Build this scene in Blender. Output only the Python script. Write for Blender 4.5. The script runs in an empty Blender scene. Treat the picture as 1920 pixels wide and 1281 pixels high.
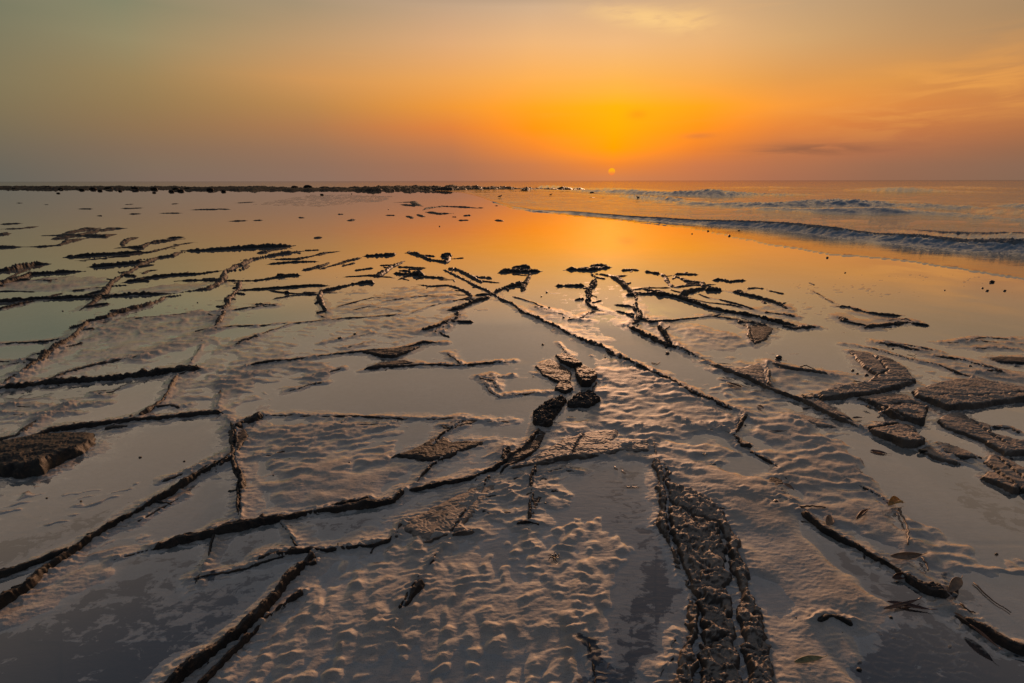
import bpy, bmesh, math, random
import numpy as np
from mathutils import Vector, Matrix

random.seed(7)
S = bpy.context.scene
COL = S.collection

# ------------------------------------------------------------------ camera
F = 853.3                       # focal length in photo pixels (16 mm on a 36 mm sensor)
CX, CY, HOR = 960.0, 640.5, 339.2
CAM_H = 1.2
PITCH = math.atan((CY - HOR) / F)
ROLL = math.radians(-0.10)
cam = bpy.data.cameras.new('camera')
cam.sensor_width = 36.0
cam.lens = 16.0
cam.clip_start = 0.02
cam.clip_end = 60000
camo = bpy.data.objects.new('camera', cam)
COL.objects.link(camo)
ROT = Matrix.Rotation(math.radians(90) - PITCH, 3, 'X') @ Matrix.Rotation(ROLL, 3, 'Z')
camo.matrix_world = Matrix.Translation((0, 0, CAM_H)) @ ROT.to_4x4()
S.camera = camo
RN = np.array(ROT)

def ray(px, py):
    px = np.asarray(px, float); py = np.asarray(py, float)
    v = np.stack([(px - CX) / F, -(py - CY) / F, -np.ones_like(px)], -1)
    return v @ RN.T

def ground(px, py, z=0.0):
    """Photo pixel -> the point of the beach seen there."""
    v = ray(px, py)
    t = (z - CAM_H) / v[..., 2]
    return v[..., 0] * t, v[..., 1] * t

def gp(pts):
    a = np.array(pts, float)
    x, y = ground(a[:, 0], a[:, 1])
    return np.stack([x, y], -1)

def azel(px, py):
    v = ray(np.array([px]), np.array([py]))[0]
    return math.degrees(math.atan2(v[0], v[1])), math.degrees(math.atan2(v[2], math.hypot(v[0], v[1])))

def lin(c):
    out = []
    for v in c:
        v = v / 255.0
        out.append(v / 12.92 if v <= 0.04045 else ((v + 0.055) / 1.055) ** 2.4)
    return tuple(out)

# ------------------------------------------------------------------ sky
SUN_AZ, SUN_EL = azel(1147, 322)
W = bpy.data.worlds.new('World')
S.world = W
W.use_nodes = True
nt = W.node_tree
nt.nodes.clear()
N = nt.nodes.new
L = nt.links.new

def math_node(tree, op, a, b=None, c=None, clamp=False):
    n = tree.nodes.new('ShaderNodeMath'); n.operation = op; n.use_clamp = clamp
    for i, v in enumerate((a, b, c)):
        if v is None:
            continue
        if isinstance(v, (int, float)):
            n.inputs[i].default_value = v
        else:
            tree.links.new(v, n.inputs[i])
    return n.outputs[0]

def mixc(tree, f, a, b, mode='MIX'):
    n = tree.nodes.new('ShaderNodeMix'); n.data_type = 'RGBA'; n.blend_type = mode
    n.clamp_factor = True
    for i, v in ((0, f), (6, a), (7, b)):
        if isinstance(v, (int, float)):
            n.inputs[i].default_value = v
        elif isinstance(v, tuple):
            n.inputs[i].default_value = (v[0], v[1], v[2], 1)
        else:
            tree.links.new(v, n.inputs[i])
    return n.outputs[2]

def maprange(tree, v, a, b, c=0.0, d=1.0, smooth=True):
    n = tree.nodes.new('ShaderNodeMapRange')
    n.interpolation_type = 'SMOOTHSTEP' if smooth else 'LINEAR'
    tree.links.new(v, n.inputs[0])
    for i, x in enumerate((a, b, c, d)):
        n.inputs[i + 1].default_value = x
    return n.outputs[0]

def build_sky():
    t = nt
    tc = N('ShaderNodeTexCoord')
    nrm = N('ShaderNodeVectorMath'); nrm.operation = 'NORMALIZE'
    L(tc.outputs['Generated'], nrm.inputs[0])
    sp = N('ShaderNodeSeparateXYZ'); L(nrm.outputs[0], sp.inputs[0])
    x, y, z = sp.outputs
    el = math_node(t, 'MULTIPLY', math_node(t, 'ARCSINE', z), 180 / math.pi)
    az = math_node(t, 'MULTIPLY', math_node(t, 'ARCTAN2', x, y), 180 / math.pi)
    rows = [10, 80, 150, 200, 240, 280, 310, 335]
    cols = {
        0:    [(112,115,95),(121,118,94),(128,119,90),(126,114,86),(120,109,86),(113,104,88),(107,101,89),(104,100,90)],
        300:  [(132,132,105),(150,138,103),(155,130,88),(150,122,82),(145,115,82),(135,110,88),(130,110,92),(128,108,94)],
        600:  [(165,145,115),(190,152,108),(208,150,88),(188,135,78),(175,122,80),(155,115,88),(145,112,92),(142,112,95)],
        850:  [(195,163,132),(222,170,120),(238,165,85),(240,152,55),(225,130,60),(190,120,78),(170,115,85),(165,113,88)],
        1000: [(210,175,140),(238,182,122),(253,175,80),(255,165,30),(255,150,15),(240,135,50),(205,125,75),(195,122,78)],
        1147: [(215,175,135),(240,185,125),(253,180,78),(255,180,0),(255,173,0),(255,160,0),(240,135,50),(212,130,78)],
        1300: [(212,172,128),(232,178,118),(245,170,80),(255,165,25),(253,148,25),(235,130,50),(205,122,75),(195,120,78)],
        1450: [(195,160,120),(212,165,110),(225,155,80),(247,155,60),(228,132,60),(194,119,74),(180,115,80),(172,112,82)],
        1650: [(178,145,108),(192,148,100),(220,150,75),(218,136,68),(202,122,68),(176,112,78),(155,108,82),(150,106,82)],
        1920: [(160,132,100),(175,135,95),(195,130,75),(195,125,72),(175,112,72),(150,105,78),(140,105,84),(136,104,84)],
    }
    GLOW = {(1147,200):1.35,(1147,240):1.4,(1147,280):1.25,(1000,200):1.1,(1000,240):1.1,(1300,200):1.1,(1300,240):1.1}   # red is clipped in the photograph here
    stops = []
    dome = [(17.5, 0.55, 0.0), (21, 0.85, 0.0), (28, 0.9, 0.12), (42, 0.75, 0.75), (65, 0.6, 1.0), (90, 0.6, 1.0)]
    zen = lin((76, 92, 113)); mist = lin((172, 148, 126))
    for px, cc in cols.items():
        a, _ = azel(px, HOR)
        ent = []
        for py, c in zip(rows, cc):
            _, e = azel(px, py)
            c = lin(c)
            ent.append((e, (c[0] * GLOW.get((px, py), 1.0), c[1], c[2])))
        ent.sort()
        top = ent[-1][1]
        ent += [(e, tuple((top[i] * (1 - w) + mist[i] * w) * (1 - z) + zen[i] * z for i in range(3))) for e, w, z in dome]
        stops.append((a, ent))
    def plain(h, m):
        return [(0, lin(h)), (15, lin(m)), (42, tuple(0.35 * lin(m)[i] + 0.65 * zen[i] for i in range(3))), (65, zen), (90, zen)]
    stops = [(-180, plain((62, 68, 76), (84, 92, 100))), (-90, plain((96, 92, 84), (122, 115, 100)))] + stops + \
            [(90, plain((104, 92, 84), (116, 108, 96))), (180, plain((62, 68, 76), (84, 92, 100)))]
    elf = math_node(t, 'DIVIDE', el, 90.0, clamp=True)
    out = None
    for i, (a, ent) in enumerate(stops):
        r = N('ShaderNodeValToRGB'); r.color_ramp.interpolation = 'EASE' if len(ent) < 7 else 'LINEAR'
        cr = r.color_ramp
        while len(cr.elements) < len(ent):
            cr.elements.new(0.5)
        for k, (e, c) in enumerate(ent):
            cr.elements[k].position = max(0.0, min(1.0, e / 90.0))
        for k, (e, c) in enumerate(ent):
            cr.elements[k].color = (c[0], c[1], c[2], 1)
        L(elf, r.inputs[0])
        if out is None:
            out = r.outputs[0]
        else:
            f = maprange(t, az, stops[i - 1][0], a, smooth=False)
            out = mixc(t, f, out, r.outputs[0])
    # thin cloud: streaks laid along the horizon
    cmb = N('ShaderNodeCombineXYZ'); L(az, cmb.inputs[0]); L(el, cmb.inputs[1])
    def cloud(sx, sy, rot, seed, detail=5):
        mp = N('ShaderNodeMapping'); mp.inputs[1].default_value = (seed, seed * 0.7, 0)
        mp.inputs[2].default_value = (0, 0, math.radians(rot)); mp.inputs[3].default_value = (sx, sy, 1)
        L(cmb.outputs[0], mp.inputs[0])
        n = N('ShaderNodeTexNoise'); n.inputs['Scale'].default_value = 1.0
        n.inputs['Detail'].default_value = detail; n.inputs['Roughness'].default_value = 0.55
        n.inputs['Distortion'].default_value = 0.6
        L(mp.outputs[0], n.inputs['Vector'])
        return n.outputs[0]
    def window(a0, e0, sa, se, rot=0):
        ca, sa_ = math.cos(math.radians(rot)), math.sin(math.radians(rot))
        da = math_node(t, 'SUBTRACT', az, a0); de = math_node(t, 'SUBTRACT', el, e0)
        u = math_node(t, 'DIVIDE', math_node(t, 'ADD', math_node(t, 'MULTIPLY', da, ca), math_node(t, 'MULTIPLY', de, sa_)), sa)
        v = math_node(t, 'DIVIDE', math_node(t, 'SUBTRACT', math_node(t, 'MULTIPLY', de, ca), math_node(t, 'MULTIPLY', da, sa_)), se)
        q = math_node(t, 'ADD', math_node(t, 'MULTIPLY', u, u), math_node(t, 'MULTIPLY', v, v))
        return math_node(t, 'EXPONENT', math_node(t, 'MULTIPLY', q, -1.0))
    # faint streaks everywhere
    f = maprange(t, cloud(0.055, 0.55, 3, 3.1), 0.56, 0.82, 0, 0.16)
    f = math_node(t, 'MULTIPLY', f, maprange(t, el, 3, 8))
    f = math_node(t, 'MULTIPLY', f, maprange(t, el, 35, 22))
    f = math_node(t, 'MULTIPLY', f, maprange(t, az, -34, -14))
    out = mixc(t, f, out, lin((250, 182, 105)))
    a0, e0 = azel(1215, 33)
    f = math_node(t, 'MULTIPLY', window(a0, e0, 5.5, 0.85, -9), maprange(t, cloud(0.16, 1.0, -9, 8.3), 0.30, 0.60, 0, 0.75))
    out = mixc(t, f, out, lin((255, 208, 135)))
    a0, e0 = azel(1290, 40)
    f = math_node(t, 'MULTIPLY', window(a0, e0, 2.2, 0.9, -4), maprange(t, cloud(0.3, 1.2, -6, 1.3), 0.30, 0.62, 0, 0.6))
    out = mixc(t, f, out, lin((255, 205, 130)))
    a0, e0 = azel(1820, 165)
    f = math_node(t, 'MULTIPLY', window(a0, e0, 9.0, 2.6, 8), maprange(t, cloud(0.12, 0.75, 9, 5.7), 0.42, 0.66, 0, 0.6))
    out = mixc(t, f, out, lin((240, 165, 80)))
    a0, e0 = azel(1530, 280)
    f = math_node(t, 'MULTIPLY', window(a0, e0, 6.0, 0.55, 0), maprange(t, cloud(0.12, 1.1, 1, 2.2), 0.36, 0.62, 0, 0.75))
    out = mixc(t, f, out, lin((138, 92, 70)))
    a0, e0 = azel(1310, 255)
    f = math_node(t, 'MULTIPLY', window(a0, e0, 1.6, 0.28, 0), 0.45)
    out = mixc(t, f, out, lin((196, 115, 70)))
    a0, e0 = azel(1195, 215)
    f = math_node(t, 'MULTIPLY', window(a0, e0, 1.0, 0.45, 0), 0.45)
    out = mixc(t, f, out, lin((232, 140, 20)))
    # the sun's disc, reddened towards its foot by the haze
    a0, e0 = SUN_AZ, SUN_EL
    da = math_node(t, 'SUBTRACT', az, a0); de = math_node(t, 'SUBTRACT', el, e0)
    d2 = math_node(t, 'SQRT', math_node(t, 'ADD', math_node(t, 'MULTIPLY', da, da), math_node(t, 'MULTIPLY', de, de)))
    disc = maprange(t, d2, 0.43, 0.34)
    up = maprange(t, de, -0.35, 0.25)
    sunc = mixc(t, up, lin((248, 128, 60)), lin((255, 178, 10)))
    out = mixc(t, math_node(t, 'MULTIPLY', disc, 0.9), out, sunc)
    # below the horizon: the same haze
    bg = N('ShaderNodeBackground'); bg.inputs[1].default_value = 1.0
    L(out, bg.inputs[0])
    sky = N('ShaderNodeTexSky'); sky.sky_type = 'NISHITA'; sky.sun_disc = False
    sky.sun_elevation = math.radians(SUN_EL); sky.sun_rotation = math.radians(SUN_AZ)
    sky.dust_density = 4.0
    bg2 = N('ShaderNodeBackground'); bg2.inputs[1].default_value = 0.005
    L(sky.outputs[0], bg2.inputs[0])
    add = N('ShaderNodeAddShader'); L(bg.outputs[0], add.inputs[0]); L(bg2.outputs[0], add.inputs[1])
    wo = N('ShaderNodeOutputWorld'); L(add.outputs[0], wo.inputs[0])
build_sky()

# ------------------------------------------------------------------ sun (low, softened by haze)
sl = bpy.data.lights.new('sun', 'SUN')
sl.energy = 4.0
sl.color = (1.0, 0.54, 0.30)
sl.angle = math.radians(5.0)
sl.cycles.use_multiple_importance_sampling = False
so = bpy.data.objects.new('sun', sl)
COL.objects.link(so)
LAMP_EL = 7.5
a, e = math.radians(SUN_AZ), math.radians(LAMP_EL)
sd = Vector((math.sin(a) * math.cos(e), math.cos(a) * math.cos(e), math.sin(e)))
so.rotation_euler = sd.to_track_quat('Z', 'Y').to_euler()
so.location = (0, 0, 30)

S.view_settings.view_transform = 'Standard'
S.view_settings.look = 'None'
S.view_settings.exposure = 0.0
S.view_settings.gamma = 1.0
S.view_settings.use_curve_mapping = False
S.render.engine = 'CYCLES'

# ------------------------------------------------------------------ numeric helpers
_rs = np.random.RandomState(11)
PERM = np.tile(_rs.permutation(256), 3).astype(np.int32)
GA = _rs.rand(256) * 2 * np.pi
GX, GY = np.cos(GA), np.sin(GA)

def noise(x, y, seed=0):
    x = np.asarray(x, float) + seed * 17.31; y = np.asarray(y, float) - seed * 9.77
    xi = np.floor(x); yi = np.floor(y)
    fx = x - xi; fy = y - yi
    xi = xi.astype(np.int64) & 255; yi = yi.astype(np.int64) & 255
    u = fx * fx * fx * (fx * (fx * 6 - 15) + 10); v = fy * fy * fy * (fy * (fy * 6 - 15) + 10)
    def g(ix, iy, dx, dy):
        h = PERM[PERM[ix] + iy]
        return GX[h] * dx + GY[h] * dy
    a = g(xi, yi, fx, fy); b = g(xi + 1, yi, fx - 1, fy)
    c = g(xi, yi + 1, fx, fy - 1); d = g(xi + 1, yi + 1, fx - 1, fy - 1)
    return 1.5 * ((a * (1 - u) + b * u) * (1 - v) + (c * (1 - u) + d * u) * v)

def fbm(x, y, oct=4, seed=0, gain=0.5):
    s = 0; amp = 1.0; f = 1.0
    for i in range(oct):
        s = s + amp * noise(x * f, y * f, seed + i * 3)
        amp *= gain; f *= 2.03
    return s

def ridged(x, y, oct=4, seed=0, gain=0.55):
    s = 0; amp = 1.0; f = 1.0
    for i in range(oct):
        s = s + amp * (1 - 2 * np.abs(noise(x * f, y * f, seed + i * 5)))
        amp *= gain; f *= 2.1
    return s

def line_noise(t, seed=0):
    return noise(t * .83 + seed * .37, t * .557 + seed * 1.71, seed)

def sstep(a, b, x):
    t = np.clip((x - a) / (b - a), 0, 1)
    return t * t * (3 - 2 * t)

def dist_line(x, y, pts):
    """distance to a polyline and the share of its length at the nearest point"""
    best = np.full(x.shape, 1e9); par = np.zeros(x.shape)
    seg = np.hypot(*(pts[1:] - pts[:-1]).T)
    tot = seg.sum(); acc = 0.0
    for i in range(len(pts) - 1):
        ax, ay = pts[i]; bx, by = pts[i + 1]
        dx, dy = bx - ax, by - ay
        t = np.clip(((x - ax) * dx + (y - ay) * dy) / (dx * dx + dy * dy + 1e-12), 0, 1)
        d = np.hypot(x - ax - t * dx, y - ay - t * dy)
        m = d < best
        best = np.where(m, d, best); par = np.where(m, (acc + t * seg[i]) / tot, par)
        acc += seg[i]
    return best, par

def sdf_poly(x, y, pts):
    """signed distance to a closed outline, positive inside"""
    q = np.vstack([pts, pts[:1]])
    d, _ = dist_line(x, y, q)
    ins = np.zeros(x.shape, bool)
    for i in range(len(pts)):
        x0, y0 = q[i]; x1, y1 = q[i + 1]
        if y0 == y1:
            continue
        c = ((y0 > y) != (y1 > y)) & (x < (x1 - x0) * (y - y0) / (y1 - y0) + x0)
        ins ^= c
    return np.where(ins, d, -d)

def grid_object(name, X, Y, Z, mat, keep=None, attrs=None, parent=None):
    R_, C_ = X.shape
    idx = np.arange(R_ * C_).reshape(R_, C_)
    q = np.stack([idx[:-1, :-1], idx[:-1, 1:], idx[1:, 1:], idx[1:, :-1]], -1).reshape(-1, 4)
    if keep is not None:
        k = keep.ravel()
        q = q[k[q].any(1)] if keep.shape == X.shape else q
    used = np.zeros(R_ * C_, bool); used[q.ravel()] = True
    remap = np.cumsum(used) - 1
    co = np.stack([X.ravel(), Y.ravel(), Z.ravel()], -1)[used]
    q = remap[q]
    # faces must look up
    if len(q):
        p = co[q[0]]
        nz = np.cross(p[1] - p[0], p[2] - p[0])[2]
        if nz < 0:
            q = q[:, ::-1]
    me = bpy.data.meshes.new(name)
    me.vertices.add(len(co)); me.vertices.foreach_set('co', co.astype(np.float32).ravel())
    me.loops.add(q.size); me.loops.foreach_set('vertex_index', q.astype(np.int32).ravel())
    me.polygons.add(len(q))
    me.polygons.foreach_set('loop_start', np.arange(0, q.size, 4, dtype=np.int32))
    me.polygons.foreach_set('loop_total', np.full(len(q), 4, np.int32))
    me.polygons.foreach_set('use_smooth', np.ones(len(q), bool))
    me.update(calc_edges=True)
    for an, av in (attrs or {}).items():
        at = me.attributes.new(an, 'FLOAT', 'POINT')
        at.data.foreach_set('value', av.ravel()[used].astype(np.float32))
    me.materials.append(mat)
    o = bpy.data.objects.new(name, me)
    COL.objects.link(o)
    if parent:
        o.parent = parent
    return o

def tag(o, label, cat, group=None):
    o['label'] = label; o['category'] = cat
    if group:
        o['group'] = group
    return o

# ------------------------------------------------------------------ materials
def new_mat(name):
    m = bpy.data.materials.new(name); m.use_nodes = True
    t = m.node_tree
    b = t.nodes['Principled BSDF']
    return m, t, b

def pos_coord(t, sc=(1, 1, 1), rot=0):
    g = t.nodes.new('ShaderNodeNewGeometry')
    mp = t.nodes.new('ShaderNodeMapping'); mp.inputs[3].default_value = sc
    mp.inputs[2].default_value = (0, 0, rot)
    t.links.new(g.outputs['Position'], mp.inputs[0])
    return mp.outputs[0], g

def nz(t, vec, scale, detail=4, rough=0.55, dist=0.0):
    n = t.nodes.new('ShaderNodeTexNoise')
    n.inputs['Scale'].default_value = scale; n.inputs['Detail'].default_value = detail
    n.inputs['Roughness'].default_value = rough; n.inputs['Distortion'].default_value = dist
    t.links.new(vec, n.inputs['Vector'])
    return n.outputs[0]

def bump(t, h, dist, strength=1.0, normal=None):
    b = t.nodes.new('ShaderNodeBump'); b.inputs['Strength'].default_value = strength
    b.inputs['Distance'].default_value = dist
    t.links.new(h, b.inputs['Height'])
    if normal is not None:
        t.links.new(normal, b.inputs['Normal'])
    return b.outputs[0]

def attr(t, name):
    a = t.nodes.new('ShaderNodeAttribute'); a.attribute_name = name
    return a.outputs['Fac']

def skin(t, normal, r0, r90, power):
    """how strongly a skin of silty water mirrors the sky, from straight down to grazing"""
    lw = t.nodes.new('ShaderNodeLayerWeight'); lw.inputs[0].default_value = 0.5
    t.links.new(normal, lw.inputs['Normal'])
    k = math_node(t, 'POWER', lw.outputs['Facing'], power)
    return math_node(t, 'ADD', math_node(t, 'MULTIPLY', k, r90 - r0), r0)

def sand_material():
    m, t, b = new_mat('wet_sand')
    v, g = pos_coord(t)
    n1 = nz(t, v, 2.2, 5); n2 = nz(t, v, 26, 4); n3 = nz(t, v, 420, 2, 0.7)
    c = mixc(t, maprange(t, n1, 0.3, 0.7), (0.335, 0.298, 0.258), (0.42, 0.378, 0.33))
    c = mixc(t, maprange(t, n2, 0.35, 0.75, 0, 0.45), c, (0.26, 0.23, 0.20))
    c = mixc(t, maprange(t, n3, 0.52, 0.72, 0, 0.65), c, (0.10, 0.080, 0.064))
    # bare stone bed under a thin, torn film of pale silt
    vs, _ = pos_coord(t, (1.0, 1.7, 1), 0.35)
    s1 = nz(t, vs, 11, 8, 0.66, 0.9)
    s2 = nz(t, vs, 31, 5, 0.6, 0.3)
    silt = math_node(t, 'ADD', math_node(t, 'MULTIPLY', s1, 0.75), math_node(t, 'MULTIPLY', s2, 0.25))
    thr = math_node(t, 'SUBTRACT', silt, math_node(t, 'MULTIPLY', math_node(t, 'SUBTRACT', attr(t, 'bare'), 0.5), 0.42))
    f = maprange(t, thr, 0.556, 0.492)
    c = mixc(t, f, c, (0.040, 0.042, 0.046))
    t.links.new(c, b.inputs['Base Color'])
    b.inputs['Roughness'].default_value = 0.6
    b.inputs['Specular IOR Level'].default_value = 0.14
    vr, _ = pos_coord(t, (22, 70, 30), 0.06)
    nb = nz(t, vr, 1.0, 3, 0.6, 0.4)
    h1 = bump(t, nb, 0.0035, 0.55)
    h2 = bump(t, nz(t, v, 500, 2, 0.7), 0.0010, 0.35, h1)
    t.links.new(h2, b.inputs['Normal'])
    # a film of water still lies on the sand just above the pools
    sp = t.nodes.new('ShaderNodeSeparateXYZ'); t.links.new(g.outputs['Position'], sp.inputs[0])
    lvl = math_node(t, 'ADD', sp.outputs[2], math_node(t, 'MULTIPLY', math_node(t, 'SUBTRACT', n2, 0.5), 0.006))
    wet = math_node(t, 'MULTIPLY', maprange(t, lvl, 0.0115, 0.0, 0.06, 1.0), maprange(t, sp.outputs[2], -0.0014, -0.0002))
    gl = t.nodes.new('ShaderNodeBsdfGlossy'); gl.inputs['Roughness'].default_value = 0.0
    hs = bump(t, nb, 0.002, 0.35)
    t.links.new(hs, gl.inputs['Normal'])
    mx = t.nodes.new('ShaderNodeMixShader')
    t.links.new(math_node(t, 'MULTIPLY', wet, skin(t, hs, 0.04, 0.85, 2.3)), mx.inputs[0])
    t.links.new(b.outputs[0], mx.inputs[1]); t.links.new(gl.outputs[0], mx.inputs[2])
    t.links.new(mx.outputs[0], t.nodes['Material Output'].inputs[0])
    return m

def rock_material(name='reef_rock', dark=(0.040, 0.034, 0.030), mid=(0.115, 0.090, 0.072), sand=(0.27, 0.222, 0.18), coat=0.95, scale=1.0, relief=0.25, grit=(0.30, 0.52)):
    m, t, b = new_mat(name)
    v, g = pos_coord(t)
    n1 = nz(t, v, 9 * scale, 6, 0.65); n2 = nz(t, v, 55 * scale, 5, 0.65); n3 = nz(t, v, 260 * scale, 3, 0.7)
    c = mixc(t, maprange(t, n1, 0.32, 0.68), dark, mid)
    c = mixc(t, maprange(t, n2, 0.5, 0.75, 0, 0.6), c, (0.105, 0.068, 0.048))
    sp = t.nodes.new('ShaderNodeSeparateXYZ'); t.links.new(g.outputs['Normal'], sp.inputs[0])
    up = maprange(t, sp.outputs[2], 0.60, 0.95)
    s = maprange(t, math_node(t, 'ADD', math_node(t, 'MULTIPLY', n1, 0.6), math_node(t, 'MULTIPLY', n2, 0.4)), *grit)
    c = mixc(t, math_node(t, 'MULTIPLY', math_node(t, 'MULTIPLY', up, s), coat), c, sand)
    t.links.new(c, b.inputs['Base Color'])
    b.inputs['Roughness'].default_value = 0.6
    b.inputs['Specular IOR Level'].default_value = 0.2
    h = bump(t, n2, 0.008 / scale, relief)
    h = bump(t, n3, 0.003 / scale, relief * 1.2, h)
    t.links.new(h, b.inputs['Normal'])
    return m

def water_material():
    m, t, b = new_mat('pool_water')
    t.nodes.remove(b)
    out = t.nodes['Material Output']
    v, g = pos_coord(t, (1.0, 2.2, 1))
    nb = bump(t, nz(t, v, 1.6, 3, 0.5), 0.004, 0.10)
    fac = skin(t, nb, 0.07, 0.97, 2.05)
    gl = t.nodes.new('ShaderNodeBsdfGlossy'); gl.inputs['Roughness'].default_value = 0.0
    gl.inputs['Color'].default_value = (1, 1, 1, 1)
    t.links.new(nb, gl.inputs['Normal'])
    tr = t.nodes.new('ShaderNodeBsdfTransparent'); tr.inputs[0].default_value = (0.93, 0.96, 0.97, 1)
    mx = t.nodes.new('ShaderNodeMixShader')
    t.links.new(fac, mx.inputs[0]); t.links.new(tr.outputs[0], mx.inputs[1]); t.links.new(gl.outputs[0], mx.inputs[2])
    t.links.new(mx.outputs[0], out.inputs[0])
    return m

def sea_material():
    m, t, b = new_mat('sea_water')
    v, g = pos_coord(t, (0.8, 2.4, 1), 0.12)
    n1 = nz(t, v, 3.4, 6, 0.66, 0.4); n2 = nz(t, v, 0.35, 4, 0.6)
    foam = attr(t, 'foam')
    vf, _ = pos_coord(t, (1, 1.6, 1))
    nf = math_node(t, 'ADD', math_node(t, 'MULTIPLY', nz(t, vf, 4.5, 7, 0.7, 0.5), 0.6), math_node(t, 'MULTIPLY', nz(t, vf, 23, 4, 0.7), 0.4))
    f = maprange(t, math_node(t, 'ADD', nf, math_node(t, 'MULTIPLY', math_node(t, 'SUBTRACT', foam, 0.5), 0.55)), 0.50, 0.66)
    ch = attr(t, 'chop')
    h = bump(t, math_node(t, 'MULTIPLY', n2, ch), 0.16, 0.16)
    h = bump(t, math_node(t, 'MULTIPLY', n1, ch), 0.045, 0.55, h)
    t.nodes.remove(b)
    out = t.nodes['Material Output']
    fac = skin(t, h, 0.22, 0.97, 2.2)
    gl = t.nodes.new('ShaderNodeBsdfGlossy'); gl.inputs['Roughness'].default_value = 0.0
    t.links.new(h, gl.inputs['Normal'])
    df = t.nodes.new('ShaderNodeBsdfDiffuse'); df.inputs[0].default_value = (0.020, 0.034, 0.038, 1)
    mx = t.nodes.new('ShaderNodeMixShader')
    t.links.new(fac, mx.inputs[0]); t.links.new(df.outputs[0], mx.inputs[1]); t.links.new(gl.outputs[0], mx.inputs[2])
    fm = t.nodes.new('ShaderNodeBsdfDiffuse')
    fm.inputs[0].default_value = (0.15, 0.158, 0.165, 1)  # white foam darkened to grey: its backlit shade is put into the colour
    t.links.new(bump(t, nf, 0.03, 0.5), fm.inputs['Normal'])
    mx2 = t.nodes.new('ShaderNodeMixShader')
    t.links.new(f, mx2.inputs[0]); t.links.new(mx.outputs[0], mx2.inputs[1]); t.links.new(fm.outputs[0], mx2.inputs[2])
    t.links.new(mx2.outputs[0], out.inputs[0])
    return m

def simple_mat(name, col, rough=0.5, var=0.35, scale=40, spec=0.4):
    m, t, b = new_mat(name)
    tc = t.nodes.new('ShaderNodeTexCoord')
    n = nz(t, tc.outputs['Object'], scale, 4, 0.6)
    c = mixc(t, maprange(t, n, 0.3, 0.7), tuple(x * (1 - var) for x in col), tuple(min(1, x * (1 + var)) for x in col))
    t.links.new(c, b.inputs['Base Color'])
    b.inputs['Roughness'].default_value = rough
    b.inputs['Specular IOR Level'].default_value = spec
    t.links.new(bump(t, n, 0.001, 0.6), b.inputs['Normal'])
    return m

M_SAND = sand_material()
M_ROCK = rock_material()
M_RIDGE = rock_material('ridge_rock', (0.013, 0.012, 0.012), (0.036, 0.030, 0.026), (0.115, 0.094, 0.077), 0.42, relief=.45)
M_DARK = rock_material('dark_rock', (0.010, 0.010, 0.010), (0.030, 0.027, 0.023), (0.10, 0.083, 0.066), 0.35)
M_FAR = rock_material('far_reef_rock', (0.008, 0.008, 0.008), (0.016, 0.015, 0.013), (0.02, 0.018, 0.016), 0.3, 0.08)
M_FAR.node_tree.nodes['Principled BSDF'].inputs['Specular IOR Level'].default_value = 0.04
M_WATER = water_material()
M_SEA = sea_material()

# ------------------------------------------------------------------ the rock ridges, traced on the beach
# each entry: name, label, lines [(points, half width m, height m)], polys [(outline, height m, edge m)], grooves [(points, half width, depth)]
ROCKS = []
def rock(name, label, lines=(), polys=(), grooves=(), mat=None, rough=1.0, group=None, taper=0.12):
    ROCKS.append(dict(name=name, label=label, lines=lines, polys=polys, grooves=grooves, mat=mat, rough=rough, group=group, taper=taper))

# --- the net of ridges on the side of the eroded ledge
rock('rock_ridge', 'low black weedy ridge ending in a knob, first seaward of the eroded ledge side',
     [([(-140,516),(-30,511),(10,508),(40,502),(70,497),(94,496)], .07, .062)], mat='d')
rock('rock_ridge', 'forked black ridge bending round a flat grey sand patch',
     [([(-140,566),(-20,540),(30,526),(60,515),(107,512),(160,509)], .05, .045), ([(0,533),(30,514),(60,503),(92,497)], .03, .02),
      ([(60,527),(78,526),(98,528)], .035, .03)], mat='d')
rock('rock_ridge', 'long straight dark ridge crossed by a slanting grey vein',
     [([(-150,574),(0,567),(75,561),(110,560),(150,558),(195,556),(260,553),(322,551)], .035, .034),
      ([(-150,596),(0,580),(37,572),(75,563)], .04, .035), ([(75,560),(120,550)], .03, .015),
      ([(130,547),(165,543),(205,537)], .03, .018)], mat='d')
rock('rock_ridge', 'long winding ridge with ribbed grey flank falling to the reflecting pools',
     [([(322,551),(300,564),(275,573),(237,584),(200,597),(165,605),(150,619),(128,636),(107,655),(82,675),(62,687),(37,702),(5,722),(-60,745)], .045, .042),
      ([(322,551),(350,547),(385,543),(412,530),(424,510),(442,500),(452,497),(475,487),(517,478),(577,470)], .055, .042),
      ([(412,530),(424,525)], .06, .045), ([(455,505),(465,499)], .04, .03)])
rock('rock_ridge', 'zigzag dark ridge with a slanting foot and a thick straight crest',
     [([(150,582),(175,567),(197,546),(212,528),(232,516),(250,505),(275,492),(295,484),(322,480),(345,471)], .045, .035),
      ([(345,470),(375,470),(437,467),(480,464),(530,463),(553,461)], .075, .055),
      ([(165,501),(200,499),(250,494),(277,491)], .06, .05), ([(490,475),(510,470),(545,464)], .05, .02)], mat='d')
rock('rock_ridge', 'pair of parallel black strands joined at one end',
     [([(122,483),(175,479),(225,476),(275,474)], .055, .048), ([(137,490),(200,484),(240,479),(280,473),(310,466),(340,458),(375,453)], .04, .022)], mat='d')
rock('rock_ridge', 'slim dark ridge tapering to a point beside pebbly film of sand',
     [([(225,531),(260,526),(275,522),(325,516),(375,514),(415,508)], .04, .036), ([(232,517),(256,518)], .04, .03),
      ([(265,514),(280,508),(300,506)], .03, .02)], mat='d')
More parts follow.
